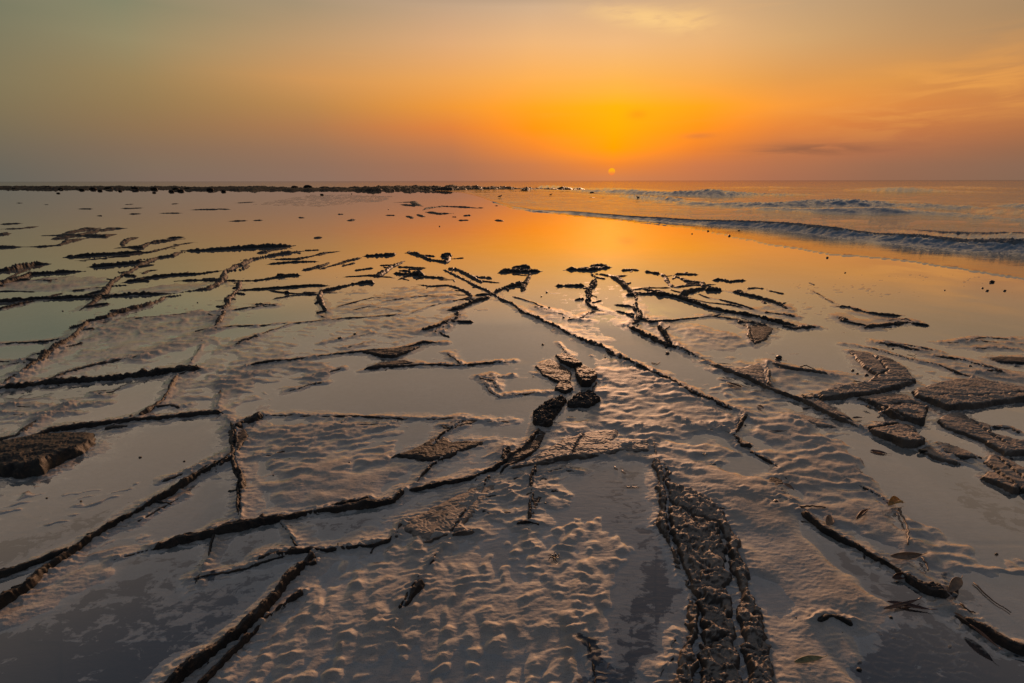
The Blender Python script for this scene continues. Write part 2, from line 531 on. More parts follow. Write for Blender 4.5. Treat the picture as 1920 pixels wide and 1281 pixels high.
rock('rock_ridge', 'thin level ridge with a dark mound in its middle',
     [([(325,527),(380,526),(410,526),(450,527),(480,527),(517,521),(565,517)], .03, .02), ([(520,520),(545,517),(562,517)], .05, .045)], mat='d')
rock('rock_ridge', 'straggling grey ridge running down to a black foot on rippled sand',
     [([(450,527),(447,545),(440,550),(432,560),(422,582),(410,605),(394,620)], .035, .032), ([(390,619),(405,616),(418,617)], .025, .02)], grooves=[([(447,545),(430,566),(410,600)], .012, .01)])
rock('rock_ridge', 'thin straight black ridge with loose black stone beside it',
     [([(440,546),(480,543),(530,540),(587,536),(620,536)], .028, .026), ([(566,548),(590,548)], .008, .01)], mat='d')
rock('rock_ridge', 'hooked ridge with dark knob at its tip curling round a shallow pool',
     [([(697,532),(680,531),(660,534),(630,541),(600,549),(597,556),(602,565),(607,577),(613,590)], .038, .034), ([(672,533),(688,530),(700,532)], .045, .04)])
rock('rock_ridge', 'hair-thin wavering ridge across the middle of the ripple field',
     [([(410,660),(455,645),(480,632),(505,622),(550,607),(600,602),(655,597),(705,594),(767,589)], .018, .013), ([(767,589),(805,575),(842,566)], .016, .010),
      ([(480,612),(540,606)], .016, .012), ([(440,650),(460,640),(485,631)], .035, .022)])
rock('rock_ridge', 'ragged strand of small black rocks near the mirror-flat sand',
     [([(680,481),(705,480),(735,478),(742,476)], .06, .04), ([(600,506),(640,493),(680,483)], .035, .02), ([(640,500),(665,493)], .03, .015),
      ([(565,508),(600,500),(620,492)], .04, .02), ([(595,480),(615,474),(640,471)], .025, .015)])
rock('rock_ridge', 'short broken black strand pointing to the mirror-flat sand',
     [([(700,521),(722,510),(735,500),(758,490)], .045, .032)], mat='d')
rock('rock_outcrop', 'low black mound with a thin tail beside the winding diagonal ridge',
     [([(746,525),(765,517),(785,515),(800,520),(840,522)], .04, .028), ([(772,517),(785,514),(795,519)], .06, .045)], mat='d')
rock('rock_ridge', 'curved grey lip of rock bowing round a small pool',
     [([(780,534),(810,537),(840,536),(862,541),(878,550),(885,558)], .035, .022), ([(820,525),(850,525),(852,530)], .025, .012)])
# --- the long diagonal
rock('rock_ridge', 'long diagonal ridge split by a groove, running from hooked black crest to a black elbow',
     [([(830,505),(850,515),(875,527),(900,540),(925,552),(942,564),(960,571),(992,592),(1022,605),(1052,619),(1080,634),(1110,645),(1155,667),(1177,677),(1210,695),(1252,712),(1290,732),(1330,752),(1360,765),(1402,779)], .030, .028),
      ([(838,504),(860,507),(885,520),(905,530)], .05, .04),
      ([(1402,779),(1387,792),(1377,820),(1390,838),(1407,837)], .018, .022), ([(1377,822),(1360,812),(1337,800),(1310,797),(1290,795)], .02, .018)],
     grooves=[([(1110,645),(1155,668),(1210,696),(1290,733),(1400,780)], .005, .02)], taper=.04)
rock('rock_outcrop', 'hooked clump of black rocks at the head of the diagonal ridge',
     [([(760,475),(780,477),(805,487),(835,492),(842,483),(830,477)], .055, .038), ([(828,482),(842,480)], .08, .05)], mat='d')
rock('rock_ridge', 'forked limb crossing the diagonal, its foot spread in a grey fan',
     [([(917,556),(880,571),(855,581),(838,582)], .045, .034), ([(858,584),(860,596),(842,607),(815,627)], .035, .03), ([(850,597),(820,612),(792,622)], .03, .026),
      ([(917,556),(945,541),(962,537),(985,531)], .05, .04)],
     grooves=[([(858,590),(838,610),(815,628)], .012, .02)])
rock('rock_ridge', 'thin dark ridge widening into low slabs along a broad tan pool',
     [([(440,694),(480,684),(530,679),(580,672),(630,665),(680,661),(730,657),(767,652),(795,643),(835,645)], .022, .022), ([(712,691),(775,686),(805,685),(867,687),(905,683),(960,679)], .020, .018),
      ([(837,664),(850,672),(867,686)], .018, .02)],
     [([(676,662),(740,655),(790,650),(770,661),(740,673),(715,672)], .024, .03), ([(680,695),(720,680),(760,675),(780,682),(712,692)], .018, .03)])
rock('rock_outcrop', 'ragged black outcrop with a tail, between two reflecting pools',
     [([(995,513),(992,518),(985,532),(979,548)], .05, .026), ([(935,513),(950,509),(970,511),(995,510),(1018,509)], .06, .040), ([(962,503),(980,500),(995,503)], .04, .03), ([(955,508),(985,506)], .06, .03)], mat='d', rough=1.8)
rock('rock_outcrop', 'broad black outcrop whose grey stem forks like a wishbone',
     [([(1110,512),(1114,527),(1107,542),(1099,558),(1108,572),(1122,582),(1136,585)], .05, .036), ([(1042,537),(1067,537),(1098,537)], .035, .03),
      ([(1099,561),(1078,564)], .03, .024), ([(1060,507),(1074,506),(1100,507),(1120,505),(1149,501)], .07, .045), ([(1105,500),(1125,498),(1140,499)], .04, .03), ([(1085,504),(1130,502)], .06, .034), ([(1118,584),(1100,590),(1085,598)], .03, .014)],
     (),
     [([(1112,514),(1115,528),(1106,545),(1099,560),(1112,576)], .018, .03)], mat='d')
rock('rock_ridge', 'grey ridge with a slit of bright water down its middle',
     [([(1140,515),(1160,527),(1180,542),(1188,556),(1190,572),(1198,590),(1190,602),(1177,612)], .055, .034),
      ([(1175,612),(1197,622),(1217,632),(1232,641),(1277,657),(1307,671)], .032, .034), ([(1195,596),(1215,603),(1235,610)], .08, .03),
      ([(1215,603),(1260,602),(1322,595),(1362,589)], .022, .018), ([(1230,610),(1245,630),(1262,648),(1290,662)], .035, .034),
      ([(1170,591),(1190,590)], .035, .025)],
     grooves=[([(1186,556),(1190,572),(1197,590)], .014, .05), ([(1232,608),(1222,622),(1218,632)], .018, .05), ([(1240,640),(1270,655),(1300,668)], .008, .03)])
rock('rock_ridge', 'branching ridge of black crests spreading like a delta towards the mirror-flat sand',
     [([(1200,540),(1232,550),(1277,560),(1297,567),(1335,580),(1385,590),(1422,598),(1470,608),(1510,614)], .036, .034),
      ([(1172,555),(1210,552),(1232,551)], .035, .028), ([(1278,558),(1288,550),(1310,543),(1325,541)], .05, .036), ([(1320,544),(1340,545),(1356,546)], .055, .04),
      ([(1255,515),(1285,527),(1317,532),(1322,540)], .05, .022), ([(1240,513),(1255,532),(1263,540)], .045, .02), ([(1262,540),(1300,535),(1345,534)], .03, .016)],
     [([(1222,548),(1240,546),(1250,553),(1238,557)], .04, .04)], mat='d')
rock('rock_outcrop', 'small black rock pair at the seaward end of the delta ridge',
     [([(1210,510),(1225,512),(1239,514)], .06, .045), ([(1165,508),(1185,506),(1198,508)], .045, .026), ([(1268,515),(1285,515),(1310,515)], .05, .026)], mat='d')
rock('rock_outcrop', 'lone black hump with pointed ends near the delta ridge tip',
     [([(1335,526),(1350,525),(1366,529),(1400,527)], .045, .034)], mat='d')
rock('rock_outcrop', 'tiny dark lens of rock alone in orange water', [([(1400,542),(1415,540),(1432,542)], .04, .026)], mat='d')
rock('rock_ridge', 'slanting grey ridge crumbling into crumbs towards open wet sand',
     [([(1370,546),(1385,549),(1410,556),(1440,563),(1478,581)], .045, .028), ([(1375,548),(1390,546)], .05, .03)], mat='d')
rock('rock_outcrop', 'low rough patch with broken dark strands at its rim',
     [([(1380,605),(1410,607),(1440,612)], .03, .024), ([(1405,612),(1405,632),(1415,648)], .025, .02)], [([(1382,604),(1440,610),(1452,618),(1436,640),(1412,648),(1404,622)], .014, .04)])
rock('rock_ridge', 'flat grey sliver with a dark near edge', [([(1430,586),(1465,590),(1492,596)], .035, .024), ([(1415,598),(1445,600)], .03, .02)])
rock('rock_ridge', 'lens of grey rock with black near lip', [([(1462,612),(1490,617),(1532,615)], .03, .026)])
rock('rock_outcrop', 'black rims round a smooth grey sand pan',
     [([(1567,575),(1592,577),(1627,587),(1650,591),(1688,592)], .03, .026), ([(1620,617),(1665,611),(1716,606)], .045, .032), ([(1572,597),(1587,603)], .04, .03), ([(1660,602),(1700,600),(1718,605)], .03, .018)], mat='d')
# --- slabs beside the winding channel
rock('rock_slab', 'cracked slab with a hollow pool on top and a long straight black edge',
     [([(1325,681),(1360,697),(1397,709),(1440,731),(1465,741),(1502,754),(1535,771),(1590,796),(1627,811)], .022, .034),
      ([(1443,680),(1470,690),(1500,696),(1530,702),(1560,706)], .026, .028), ([(1443,678),(1437,700),(1441,722),(1452,737)], .022, .03),
      ([(1500,752),(1540,745),(1585,747)], .022, .024), ([(1625,807),(1660,797),(1695,798)], .018, .024)],
     [([(1585,656),(1630,664),(1670,675),(1700,695),(1718,720),(1690,728),(1650,740),(1600,748),(1540,754),(1528,742),(1580,728),(1620,722),(1640,705),(1615,690),(1600,670)], .030, .03),
      ([(1345,690),(1390,690),(1425,680),(1436,690),(1440,728),(1400,708)], .020, .05),
      ([(1480,745),(1540,752),(1600,790),(1585,790),(1535,768)], .018, .03)],
     [([(1632,664),(1650,680),(1662,700),(1640,712)], .008, .02), ([(1630,722),(1670,722),(1712,720)], .006, .012)])
rock('rock_slab', 'wedge-shaped slab with a dark notch undercut at its blunt end',
     polys=[([(1605,750),(1650,741),(1690,742),(1730,765),(1742,771),(1735,780),(1732,801),(1700,796),(1670,785),(1640,765)], .040, .02)],
     grooves=[([(1612,752),(1650,768),(1680,785),(1700,795)], .006, .03), ([(1670,768),(1700,762),(1725,768)], .014, .018)])
rock('rock_slab', 'laminated slab tip with an overhung black toe in the channel',
     polys=[([(1625,811),(1690,797),(1712,803),(1725,825),(1735,836),(1715,842),(1690,839),(1660,826)], .036, .018)],
     grooves=[([(1690,798),(1712,815),(1726,832)], .004, .015)])
rock('rock_slab', 'low strip of rock with a black block lying at its end',
     polys=[([(1720,845),(1742,834),(1772,858),(1805,874),(1770,868),(1745,860)], .018, .02)])
rock('rock_slab', 'tapered grey sliver between the channel and the blocky strip',
     polys=[([(1750,830),(1790,838),(1822,854),(1834,864),(1800,863),(1770,850)], .018, .02)])
rock('rock_slab', 'big tilted slab with a rounded nose facing the channel bend',
     polys=[([(1708,736),(1740,724),(1790,712),(1830,711),(1870,722),(2050,745),(2050,775),(1925,754),(1870,761),(1830,768),(1780,772),(1745,759),(1715,747)], .034, .03)],
     grooves=[([(1760,748),(1830,749),(1925,742)], .008, .015)])
rock('rock_slab', 'rounded slab nose rimming a still pool, across the channel from the wedge slab',
     [([(1860,803),(1890,804),(1912,815)], .014, .02)],
     [([(1753,791),(1772,776),(1800,774),(1832,792),(1855,800),(1860,815),(1905,830),(2060,850),(2060,900),(1925,856),(1880,856),(1840,831),(1800,816),(1770,806)], .028, .025)],
     [([(1815,785),(1850,815),(1890,840)], .006, .012)])
rock('rock_slab', 'cracked dark slab pair split by a diagonal fissure at the channel mouth',
     polys=[([(1842,868),(1856,854),(1880,858),(1930,888),(2080,960),(2080,1020),(1925,934),(1895,912),(1868,888)], .030, .02),
            ([(1835,897),(1850,884),(1868,890),(1905,918),(1912,926),(1898,927),(1868,913)], .026, .018)],
     grooves=[([(1872,862),(1900,888),(1940,918)], .005, .02)])
rock('rock_ridge', 'low sand-dusted ridge following the far bank of the channel',
     [([(1588,647),(1640,656),(1700,673),(1760,687),(1800,703),(1850,716),(1930,737),(2080,765)], .022, .016), ([(1640,644),(1680,649),(1732,661)], .03, .02),
      ([(1750,669),(1800,675),(1850,690),(1884,702)], .03, .022), ([(1830,703),(1868,695)], .02, .016)])
rock('rock_outcrop', 'flat dark lens of rock with smooth top at the waterless rim',
     [([(1828,656),(1870,653),(1905,657)], .025, .018)], [([(1848,672),(1870,669),(2000,674),(2000,690),(1890,683),(1868,680)], .022, .03)])
rock('rock_slab', 'low sand-covered sliver with black tip, beside the slab’s straight edge',
     polys=[([(1472,777),(1505,776),(1545,793),(1571,804),(1535,803),(1505,790)], .014, .03)])
# --- middle
rock('rock_outcrop', 'layered block with an undercut end standing over a narrow water slot',
     [([(1046,643),(1060,660),(1072,668)], .012, .014)],
     [([(1041,668),(1060,664),(1085,680),(1093,687),(1075,692),(1050,682)], .03, .012), ([(1077,693),(1095,688),(1116,700),(1120,712),(1108,727),(1090,727),(1080,712)], .04, .012)])
rock('rock_outcrop', 'low tan slab with scalloped edge beside the narrow water slot',
     polys=[([(1003,688),(1030,674),(1045,680),(1073,700),(1070,718),(1076,733),(1060,740),(1038,735),(1046,720),(1015,705)], .020, .02)], lines=[([(895,708),(925,715),(935,735)], .02, .014)])
rock('rock_outcrop', 'jumble of dark blocks at the bend of the narrow water slot',
     [([(1118,715),(1113,730),(1108,745)], .012, .02)],
     [([(1063,758),(1085,741),(1108,737),(1128,754),(1105,767),(1085,765),(1065,766)], .030, .012), ([(1000,778),(1020,763),(1045,749),(1063,754),(1052,770),(1036,790),(1036,801),(1015,806),(1000,800)], .036, .012)], rough=1.6)
rock('rock_ridge', 'curving ridge with pale crest dividing two grey pools, from dark blocks to a thin spit',
     [([(1012,805),(998,825),(980,842),(960,856),(943,868),(925,882),(885,897),(855,905),(812,912),(792,917),(760,923)], .016, .024),
      ([(955,842),(940,862)], .03, .024), ([(760,923),(735,942),(692,947),(655,954),(592,963),(540,974),(480,986),(425,994),(362,1010),(320,1024),(283,1031)], .022, .030),
      ([(692,937),(655,947),(610,957)], .016, .026), ([(283,1031),(250,1040),(212,1050)], .010, .008)],
     [([(960,855),(1000,828),(1012,805),(1025,812),(1010,845),(985,862),(955,880),(935,890)], .018, .02)], taper=.03)
rock('rock_slab', 'reddish flat shelf of rough stone above a still grey pool',
     [([(945,884),(1010,871),(1060,861),(1100,856),(1135,859)], .016, .026), ([(1130,848),(1160,842),(1217,830)], .012, .016)],
     [([(960,880),(1000,860),(1060,822),(1090,812),(1160,806),(1162,820),(1150,832),(1180,823),(1220,828),(1222,850),(1160,850),(1130,858),(1060,865),(1010,876)], .020, .04)],
     [([(1095,812),(1082,835),(1074,856)], .004, .012)], rough=1.3)
rock('rock_ridge', 'narrow upright seam with feathered flanks and a black foot in the pool',
     [([(1003,868),(998,900),(997,930),(996,962),(992,982)], .016, .022), ([(968,985),(988,981),(1012,984)], .014, .02), ([(987,1000),(990,1015),(1004,1030)], .006, .008)],
     [([(985,885),(1012,872),(1035,890),(1030,915),(1020,935),(1010,955),(998,975),(988,960),(985,920)], .010, .03)],
     [([(1002,875),(997,930),(996,965)], .003, .02)])
rock('rock_ridge', 'seam of rock flaring into a ragged wedge and tapering to the curving ridge',
     [([(872,786),(845,806),(825,821),(810,838)], .012, .02), ([(850,852),(825,866),(807,878),(792,893),(777,911)], .014, .022), ([(870,788),(905,791),(960,791)], .02, .010)],
     [([(723,861),(760,850),(790,835),(822,815),(832,820),(845,830),(870,826),(917,827),(900,836),(865,852),(830,864),(800,869),(780,862)], .016, .04),
      ([(820,800),(868,784),(905,790),(870,800),(840,812)], .010, .03)],
     [([(870,788),(845,808),(815,832)], .004, .015)], rough=1.2)
rock('rock_ridge', 'straight low edge damming the broad tan pool',
     [([(440,805),(452,797),(480,781),(530,780),(592,782),(655,782),(730,785),(780,787),(858,785)], .014, .014), ([(440,806),(455,795),(490,781)], .03, .03)], taper=.02)
rock('rock_ridge', 'faint slanting crack line through rippled sand below the dammed pool',
     [([(655,785),(630,802),(605,817),(567,832),(530,850),(510,856),(480,854)], .010, .010), ([(590,823),(567,833),(550,842)], .016, .014)])
rock('rock_ridge', 'long sweeping ridge with black shaded side, curving from upright seam to a forked tail',
     [([(437,862),(400,880),(375,893),(350,908),(312,931),(275,951),(225,982),(175,1012),(135,1038),(87,1072),(50,1106),(0,1137),(-90,1190)], .022, .034),
      ([(135,1033),(100,1046),(50,1066),(0,1082),(-100,1105)], .018, .026), ([(400,875),(375,885),(420,860)], .03, .02)], mat='m', taper=.03)
rock('rock_ridge', 'upright crumbling seam with reddish crust joining three ridges',
     [([(424,788),(440,808),(442,835),(440,860),(443,882),(450,902),(451,930),(452,962),(447,980)], .020, .026)], [([(425,800),(460,800),(470,820),(450,850),(442,862),(400,885),(430,850)], .022, .03)],
     [([(441,815),(441,860),(450,905),(452,960)], .004, .02)], rough=1.4)
rock('rock_ridge', 'dark wavy ridge passing behind the eroded ledge, with a kinked upper limb',
     [([(420,776),(375,778),(300,787),(250,791),(200,796),(150,803),(100,809),(75,820),(37,831),(0,843),(-110,880)], .026, .030),
      ([(332,707),(318,732),(307,755),(287,768),(258,784)], .022, .026), ([(290,765),(320,760),(340,764)], .02, .016), ([(225,795),(200,805),(240,800)], .02, .014)], taper=.03)
rock('rock_ridge', 'thick black ridge running straight to a broad dark head',
     [([(-120,741),(0,732),(75,723),(150,717),(225,710),(300,702),(337,696),(378,695)], .030, .034), ([(305,700),(340,694),(372,695)], .05, .035),
      ([(340,692),(355,684),(370,661),(378,648)], .012, .012)], mat='d', taper=.02)
rock('rock_ridge', 'faint grey swell of rock beside the thick black ridge',
     [([(50,722),(87,715),(125,700),(175,686),(225,675),(282,666)], .03, .014)], rough=.8)
rock('rock_ridge', 'thin black spur meeting the winding ridge at a kink',
     [([(-110,654),(0,647),(50,644),(87,641),(132,634)], .025, .022), ([(-90,690),(0,678),(37,680),(62,684)], .02, .014)], mat='d')
rock('rock_ridge', 'low feathery rib of grey rock standing in a pale pool',
     [([(-60,838),(0,825),(37,816),(62,796),(87,780),(122,762)], .024, .014)])
rock('rock_ridge', 'faint upright crack edged with grit above the dammed pool',
     [([(416,715),(412,740),(407,763),(422,782)], .014, .010)], rough=1.2)
rock('boulder', 'dark rounded eroded ledge with a sandy flat top, alone in the pale pool',
     polys=[([(-70,885),(-40,850),(0,836),(60,820),(110,813),(180,813),(188,830),(165,850),(120,868),(80,890),(30,898),(0,894)], .050, .06)], mat='m', rough=.08)  # an eroded ledge; the shadow of its overhang is built in as dark rock
# --- foreground
rock('rock_ridge', 'crusty seam running down to a mat of stone chips in the dark pool',
     [([(403,995),(400,1015),(395,1042),(378,1070),(368,1098)], .014, .016), ([(350,1092),(380,1083),(437,1072),(478,1063),(530,1046),(557,1037)], .008, .014)], rough=1.5)
rock('rock_ridge', 'wavy ridge with pale top dividing the dark pool from a ripple bed',
     [([(480,1052),(517,1042),(557,1037),(592,1038),(630,1033),(680,1027),(700,1023),(730,1017),(747,1003),(756,985)], .016, .026), ([(522,977),(542,1001),(557,1026)], .008, .014)], taper=.02)
rock('rock_ridge', 'stout double ridge with a groove, plunging away from the wavy ridge',
     [([(592,1042),(577,1060),(555,1082),(530,1110),(505,1140),(478,1168),(437,1199),(400,1224),(350,1262),(310,1300),(260,1340)], .022, .036),
      ([(574,1112),(545,1130),(505,1162),(480,1186),(430,1230),(370,1290)], .018, .028), ([(575,1064),(595,1058)], .014, .026)],
     grooves=[([(540,1122),(505,1154),(470,1186),(420,1228)], .006, .02)], taper=.02)
rock('rock_ridge', 'spindle-shaped cleft ridge beside a dark lens of water in the ripple bed',
     [([(832,1030),(817,1048),(797,1073),(780,1102),(758,1135),(742,1165),(734,1186)], .013, .024), ([(785,1095),(765,1125),(752,1148)], .026, .026)],
     grooves=[([(832,1030),(797,1074),(762,1130),(735,1185)], .004, .02)])
rock('rock_slab', 'laminated sloping slab cut by a straight slit, above the ripple bed',
     [([(925,890),(900,922),(875,957),(850,988),(838,1012)], .012, .018), ([(782,1021),(830,1008),(897,999)], .012, .018), ([(755,985),(740,1010)], .02, .016)],
     [([(745,1000),(760,972),(800,960),(830,940),(860,925),(905,902),(935,893),(940,905),(905,950),(872,985),(893,1000),(850,1006),(795,1016),(765,1004)], .014, .05)],
     [([(925,892),(900,924),(875,959),(840,1012)], .004, .02)], rough=1.3)
rock('rock_slab', 'broad rugged band of reddish broken rock split by watery cracks',
     [([(1222,826),(1227,850),(1238,900),(1245,945)], .016, .02)],
     [([(1224,862),(1252,872),(1262,910),(1300,925),(1335,945),(1362,972),(1378,1000),(1392,1050),(1402,1080),(1420,1150),(1440,1200),(1458,1300),(1470,1400),(1215,1400),(1250,1300),(1272,1240),(1284,1200),(1292,1150),(1290,1105),(1270,1062),(1247,1005),(1218,985),(1236,965),(1230,905)], .024, .025)],
     [([(1243,870),(1250,935),(1256,1000),(1275,1055),(1290,1095)], .006, .03), ([(1255,945),(1300,972),(1345,985),(1358,1020),(1366,1060)], .008, .02), ([(1366,1060),(1376,1120),(1386,1200),(1395,1300)], .011, .035), ([(1296,1110),(1314,1160),(1308,1220),(1306,1300)], .007, .03), ([(1306,1220),(1360,1200)], .005, .012)], rough=1.9)
rock('rock_ridge', 'sand-capped ledge with a straight black side along the dark channel',
     [([(1404,848),(1422,856),(1440,866),(1456,878),(1476,905)], .012, .016), ([(1500,962),(1540,990),(1577,1013),(1615,1034),(1665,1063),(1690,1082),(1740,1110),(1770,1112)], .022, .028), ([(1700,1088),(1735,1108),(1765,1110)], .03, .034)],
     [([(1438,892),(1465,888),(1472,908),(1450,918),(1436,910)], .010, .02)], taper=.05)
rock('rock_outcrop', 'small weedy crust of rock half buried in sand by the ledge',
     [([(1445,942),(1465,935),(1488,944)], .016, .014)], mat='m')
rock('rock_outcrop', 'small jagged chip of rock with a black hollow, alone on smooth sand',
     [([(1528,1172),(1545,1160),(1560,1156),(1585,1166),(1600,1170)], .014, .020)], mat='m', rough=1.6)
rock('rock_ridge', 'sand-backed ridge draped with a broad pinkish leaf',
     [([(1790,1152),(1812,1166),(1850,1190),(1890,1214),(1930,1232),(2060,1290)], .022, .028)], rough=1.2)
rock('rock_ridge', 'thin black-lipped crust slanting down to a curled yellow leaf',
     [([(1586,903),(1615,916),(1648,932),(1672,950)], .010, .014), ([(1588,902),(1606,910)], .010, .012)])
rock('rock_ridge', 'sunken seam of stone chips under shallow water near the ripple bed',
     [([(1078,1120),(1085,1150),(1098,1190),(1110,1230),(1118,1300)], .008, .008), ([(1090,1160),(1108,1182)], .016, .008)], mat='m', rough=1.6)
# --- thin broken edges between the main ridges
def thin(label, *lines, w=.016, h=.013, mat=None):
    for p in lines:
        rock('rock_ridge', label, [(p, w, h)], mat=mat, rough=1.2, group='thin broken edges: ' + label)
thin('thin wandering edge beside the still pool under the winding ridge', [(0,690),(40,680),(62,665),(95,660)], [(25,702),(52,700)])
thin('short dark streak in the sand above the thick black ridge', [(170,740),(210,735),(245,722)], [(175,742),(205,744)], w=.012, h=.008)
thin('low feathered edge crossing the ripples near the eroded ledge', [(0,760),(60,765),(120,762),(200,757)], [(0,775),(50,780),(140,775)], [(10,762),(32,758)], w=.014, h=.009)
thin('thin broken edge between the straggling ridge and the hooked ridge', [(470,580),(500,572),(520,575)], [(475,573),(490,570),(510,573)], w=.03, h=.02, mat='d')
thin('fine strand wavering over the pool inside the hooked ridge', [(622,580),(660,568),(700,558),(750,560),(800,555),(832,556)], [(655,585),(690,575),(730,580),(760,585)], [(720,566),(760,560)], w=.020, h=.011)
thin('short dark dash along the mirror-flat sand behind the straight black ridge', [(500,496),(540,492),(598,491)], [(570,470),(600,469)], [(505,487),(560,486),(600,477),(620,472)], w=.04, h=.022, mat='d')
thin('thin level dash seaward of the low black mound', [(745,501),(775,502),(800,503)], [(765,505),(792,505)], [(748,508),(770,509)], [(665,508),(700,503)], w=.03, h=.02, mat='d')
thin('thin crooked edge below the forked limb', [(862,600),(845,612),(832,624)], [(640,655),(670,648),(700,640)], [(600,645),(650,635),(700,625)], w=.014, h=.008)
thin('scalloped low edge along the sandy bank of the broad tan pool', [(535,735),(560,730),(580,722),(610,718)], [(585,707),(615,700),(645,690)], [(440,712),(470,700),(510,698)], w=.016, h=.011)
thin('ragged low edge on the far bank of the still tan pool', [(895,708),(920,704),(936,708),(960,705)], [(905,715),(920,735),(935,745),(960,740)], [(960,742),(1000,738),(1040,738)], w=.014, h=.011)
thin('fine crack line slanting through warm smooth sand', [(1245,768),(1265,780),(1290,797)], [(1160,668),(1180,690),(1230,700)], w=.008, h=.007)
thin('wavy thin lip of rock on warm sand above the reddish shelf', [(1152,795),(1180,802),(1210,801),(1240,802),(1258,806)], [(1290,795),(1310,805),(1340,808),(1360,806)], w=.014, h=.013)
thin('fine rib of stone in the sand under the dammed pool', [(480,822),(520,815),(560,808)], [(600,800),(680,798),(740,793)], [(650,812),(700,806),(735,800)], w=.009, h=.008)
thin('short feathered rib of rock beside the laminated slab', [(895,955),(930,965),(965,962)], [(880,940),(920,930),(960,925)], [(900,905),(940,915),(975,915)], w=.012, h=.009)
thin('low stone rib beside the upright narrow seam', [(1010,890),(1050,880),(1090,888)], [(1005,925),(1040,920),(1062,930)], [(960,900),(985,893)], w=.012, h=.008)
thin('crumbly rib along the foot of the sweeping ridge', [(345,930),(300,955),(250,985)], [(300,905),(340,890),(370,878)], w=.014, h=.010)
thin('rim of low rock crossing the rugged band’s sandy side', [(1330,930),(1360,925),(1400,922)], [(1330,940),(1345,955),(1362,960)], w=.010, h=.012)
thin('splintered low rib leading to the black elbow', [(1345,800),(1370,795),(1395,782)], [(1330,768),(1350,780),(1385,790)], w=.010, h=.010)
thin('thin edge in the film seaward of the rugged band', [(1160,842),(1180,838)], [(1250,880),(1300,875),(1350,870)], w=.010, h=.008)
thin('curving thin edge in the dark water beside the rugged band', [(1268,1195),(1258,1215),(1262,1235),(1240,1260),(1235,1275)], w=.004, h=.009)
thin('slim dark edge on the bank between the delta ridge and the rough patch', [(1290,560),(1330,568),(1370,572),(1400,580)], [(1310,552),(1330,560)], [(1440,545),(1470,552)], w=.022, h=.014)
thin('thin strand of grit running from the sand pan to the mirror-flat sand', [(1522,545),(1535,552),(1550,562),(1568,570)], [(1515,530),(1528,535)], w=.02, h=.010)
thin('black-edged rib of sand along the far bank of the channel', [(1640,640),(1700,648),(1760,660)], [(1760,645),(1830,640),(1925,648)], w=.02, h=.012)
thin('low pointed rib beside the tiny lens of rock', [(1800,640),(1840,634),(1900,637)], w=.022, h=.016, mat='d')
thin('slender dark crack edge linking ridges across the film of water near the mirror-flat sand',
     [(-40,549),(20,546),(70,548)], [(500,545),(560,552),(597,549)], [(510,562),(545,555),(600,552)], [(845,566),(870,561),(888,557)], [(1000,575),(1030,582),(1062,592)], [(960,556),(1000,568),(1024,580)],
     [(1062,602),(1085,598),(1112,588)], [(1130,514),(1150,519),(1178,517)], [(1180,545),(1210,540),(1260,540)], [(1340,560),(1380,570),(1420,584)], [(1290,527),(1330,537),(1350,544)], [(1310,592),(1360,597),(1402,606)],
     [(395,620),(440,612),(480,612)], [(600,592),(610,598),(617,604)], [(880,523),(905,528),(940,531)], [(640,520),(690,517),(740,521)], [(420,585),(470,577),(520,574)], [(240,600),(300,594),(360,588)], w=.022, h=.016)
# --- scattered low strands far out on the wet flat
LOWG = 'low dark strands scattered over the far wet flat'
def low(label, lines, w=.12, h=.05):
    rock('rock_strand', label, [(p, w, h) for p in lines], mat='d', group=LOWG, taper=.25)
FARL = 'small low black strand of rock far out on the wet flat'
low('matted cluster of dark strands beyond the parallel black ridges', [[(85,442),(125,441),(150,442),(185,430)],[(100,449),(125,445),(150,443)],[(120,438),(160,431),(188,428)],[(185,434),(215,429),(240,428)],[(155,442),(185,444),(210,440)]], .14, .05)
low('long faint strand trailing away from a black knob', [[(-60,466),(0,464),(25,464),(45,463)],[(45,463),(75,463),(110,460),(130,453),(165,447)]], .09, .04)
low('looped thin strands beyond the zigzag ridge', [[(214,466),(235,464),(265,465),(275,457),(300,453),(348,448)],[(228,462),(235,452),(258,445)],[(310,447),(345,445)]], .07, .04)
for ln in ([(145,392),(172,392)],[(225,391),(245,391),(267,390)],[(298,400),(320,400),(340,400)],[(352,394),(380,393),(405,393),(410,392)],[(405,392),(432,393)],
           [(240,402),(265,401)],[(182,405),(192,405)],[(320,383),(335,382)],[(233,384),(250,383)],[(428,415),(465,414)],[(474,414),(490,413)],[(0,441),(18,438)],[(30,381),(42,381)],[(82,384),(92,384)],
           [(0,430),(35,429),(70,425)],[(0,421),(40,419)],[(440,381),(480,379)],[(560,408),(572,409)],[(632,402),(642,402)],[(655,414),(666,412)],[(722,404),(742,404)],[(782,402),(796,407)],
           [(762,405),(775,410)],[(850,407),(857,407)],[(870,405),(882,404)],[(860,414),(882,413)],[(930,413),(945,415)],[(812,400),(830,402)],[(490,475),(500,472)],[(895,390),(905,390)],[(928,386),(934,386)],[(590,447),(602,445)]):
    low(FARL, [ln], .11, .034)
low('tangle of thin dark strands where the flat meets the first swash', [[(740,380),(770,379),(790,387)],[(752,384),(780,386)]], .25, .06)
low('curved thin strand ringing a shallow in the far flat', [[(795,394),(805,390),(830,387),(860,388),(905,391)],[(800,398),(830,401),(850,400)]], .16, .05)

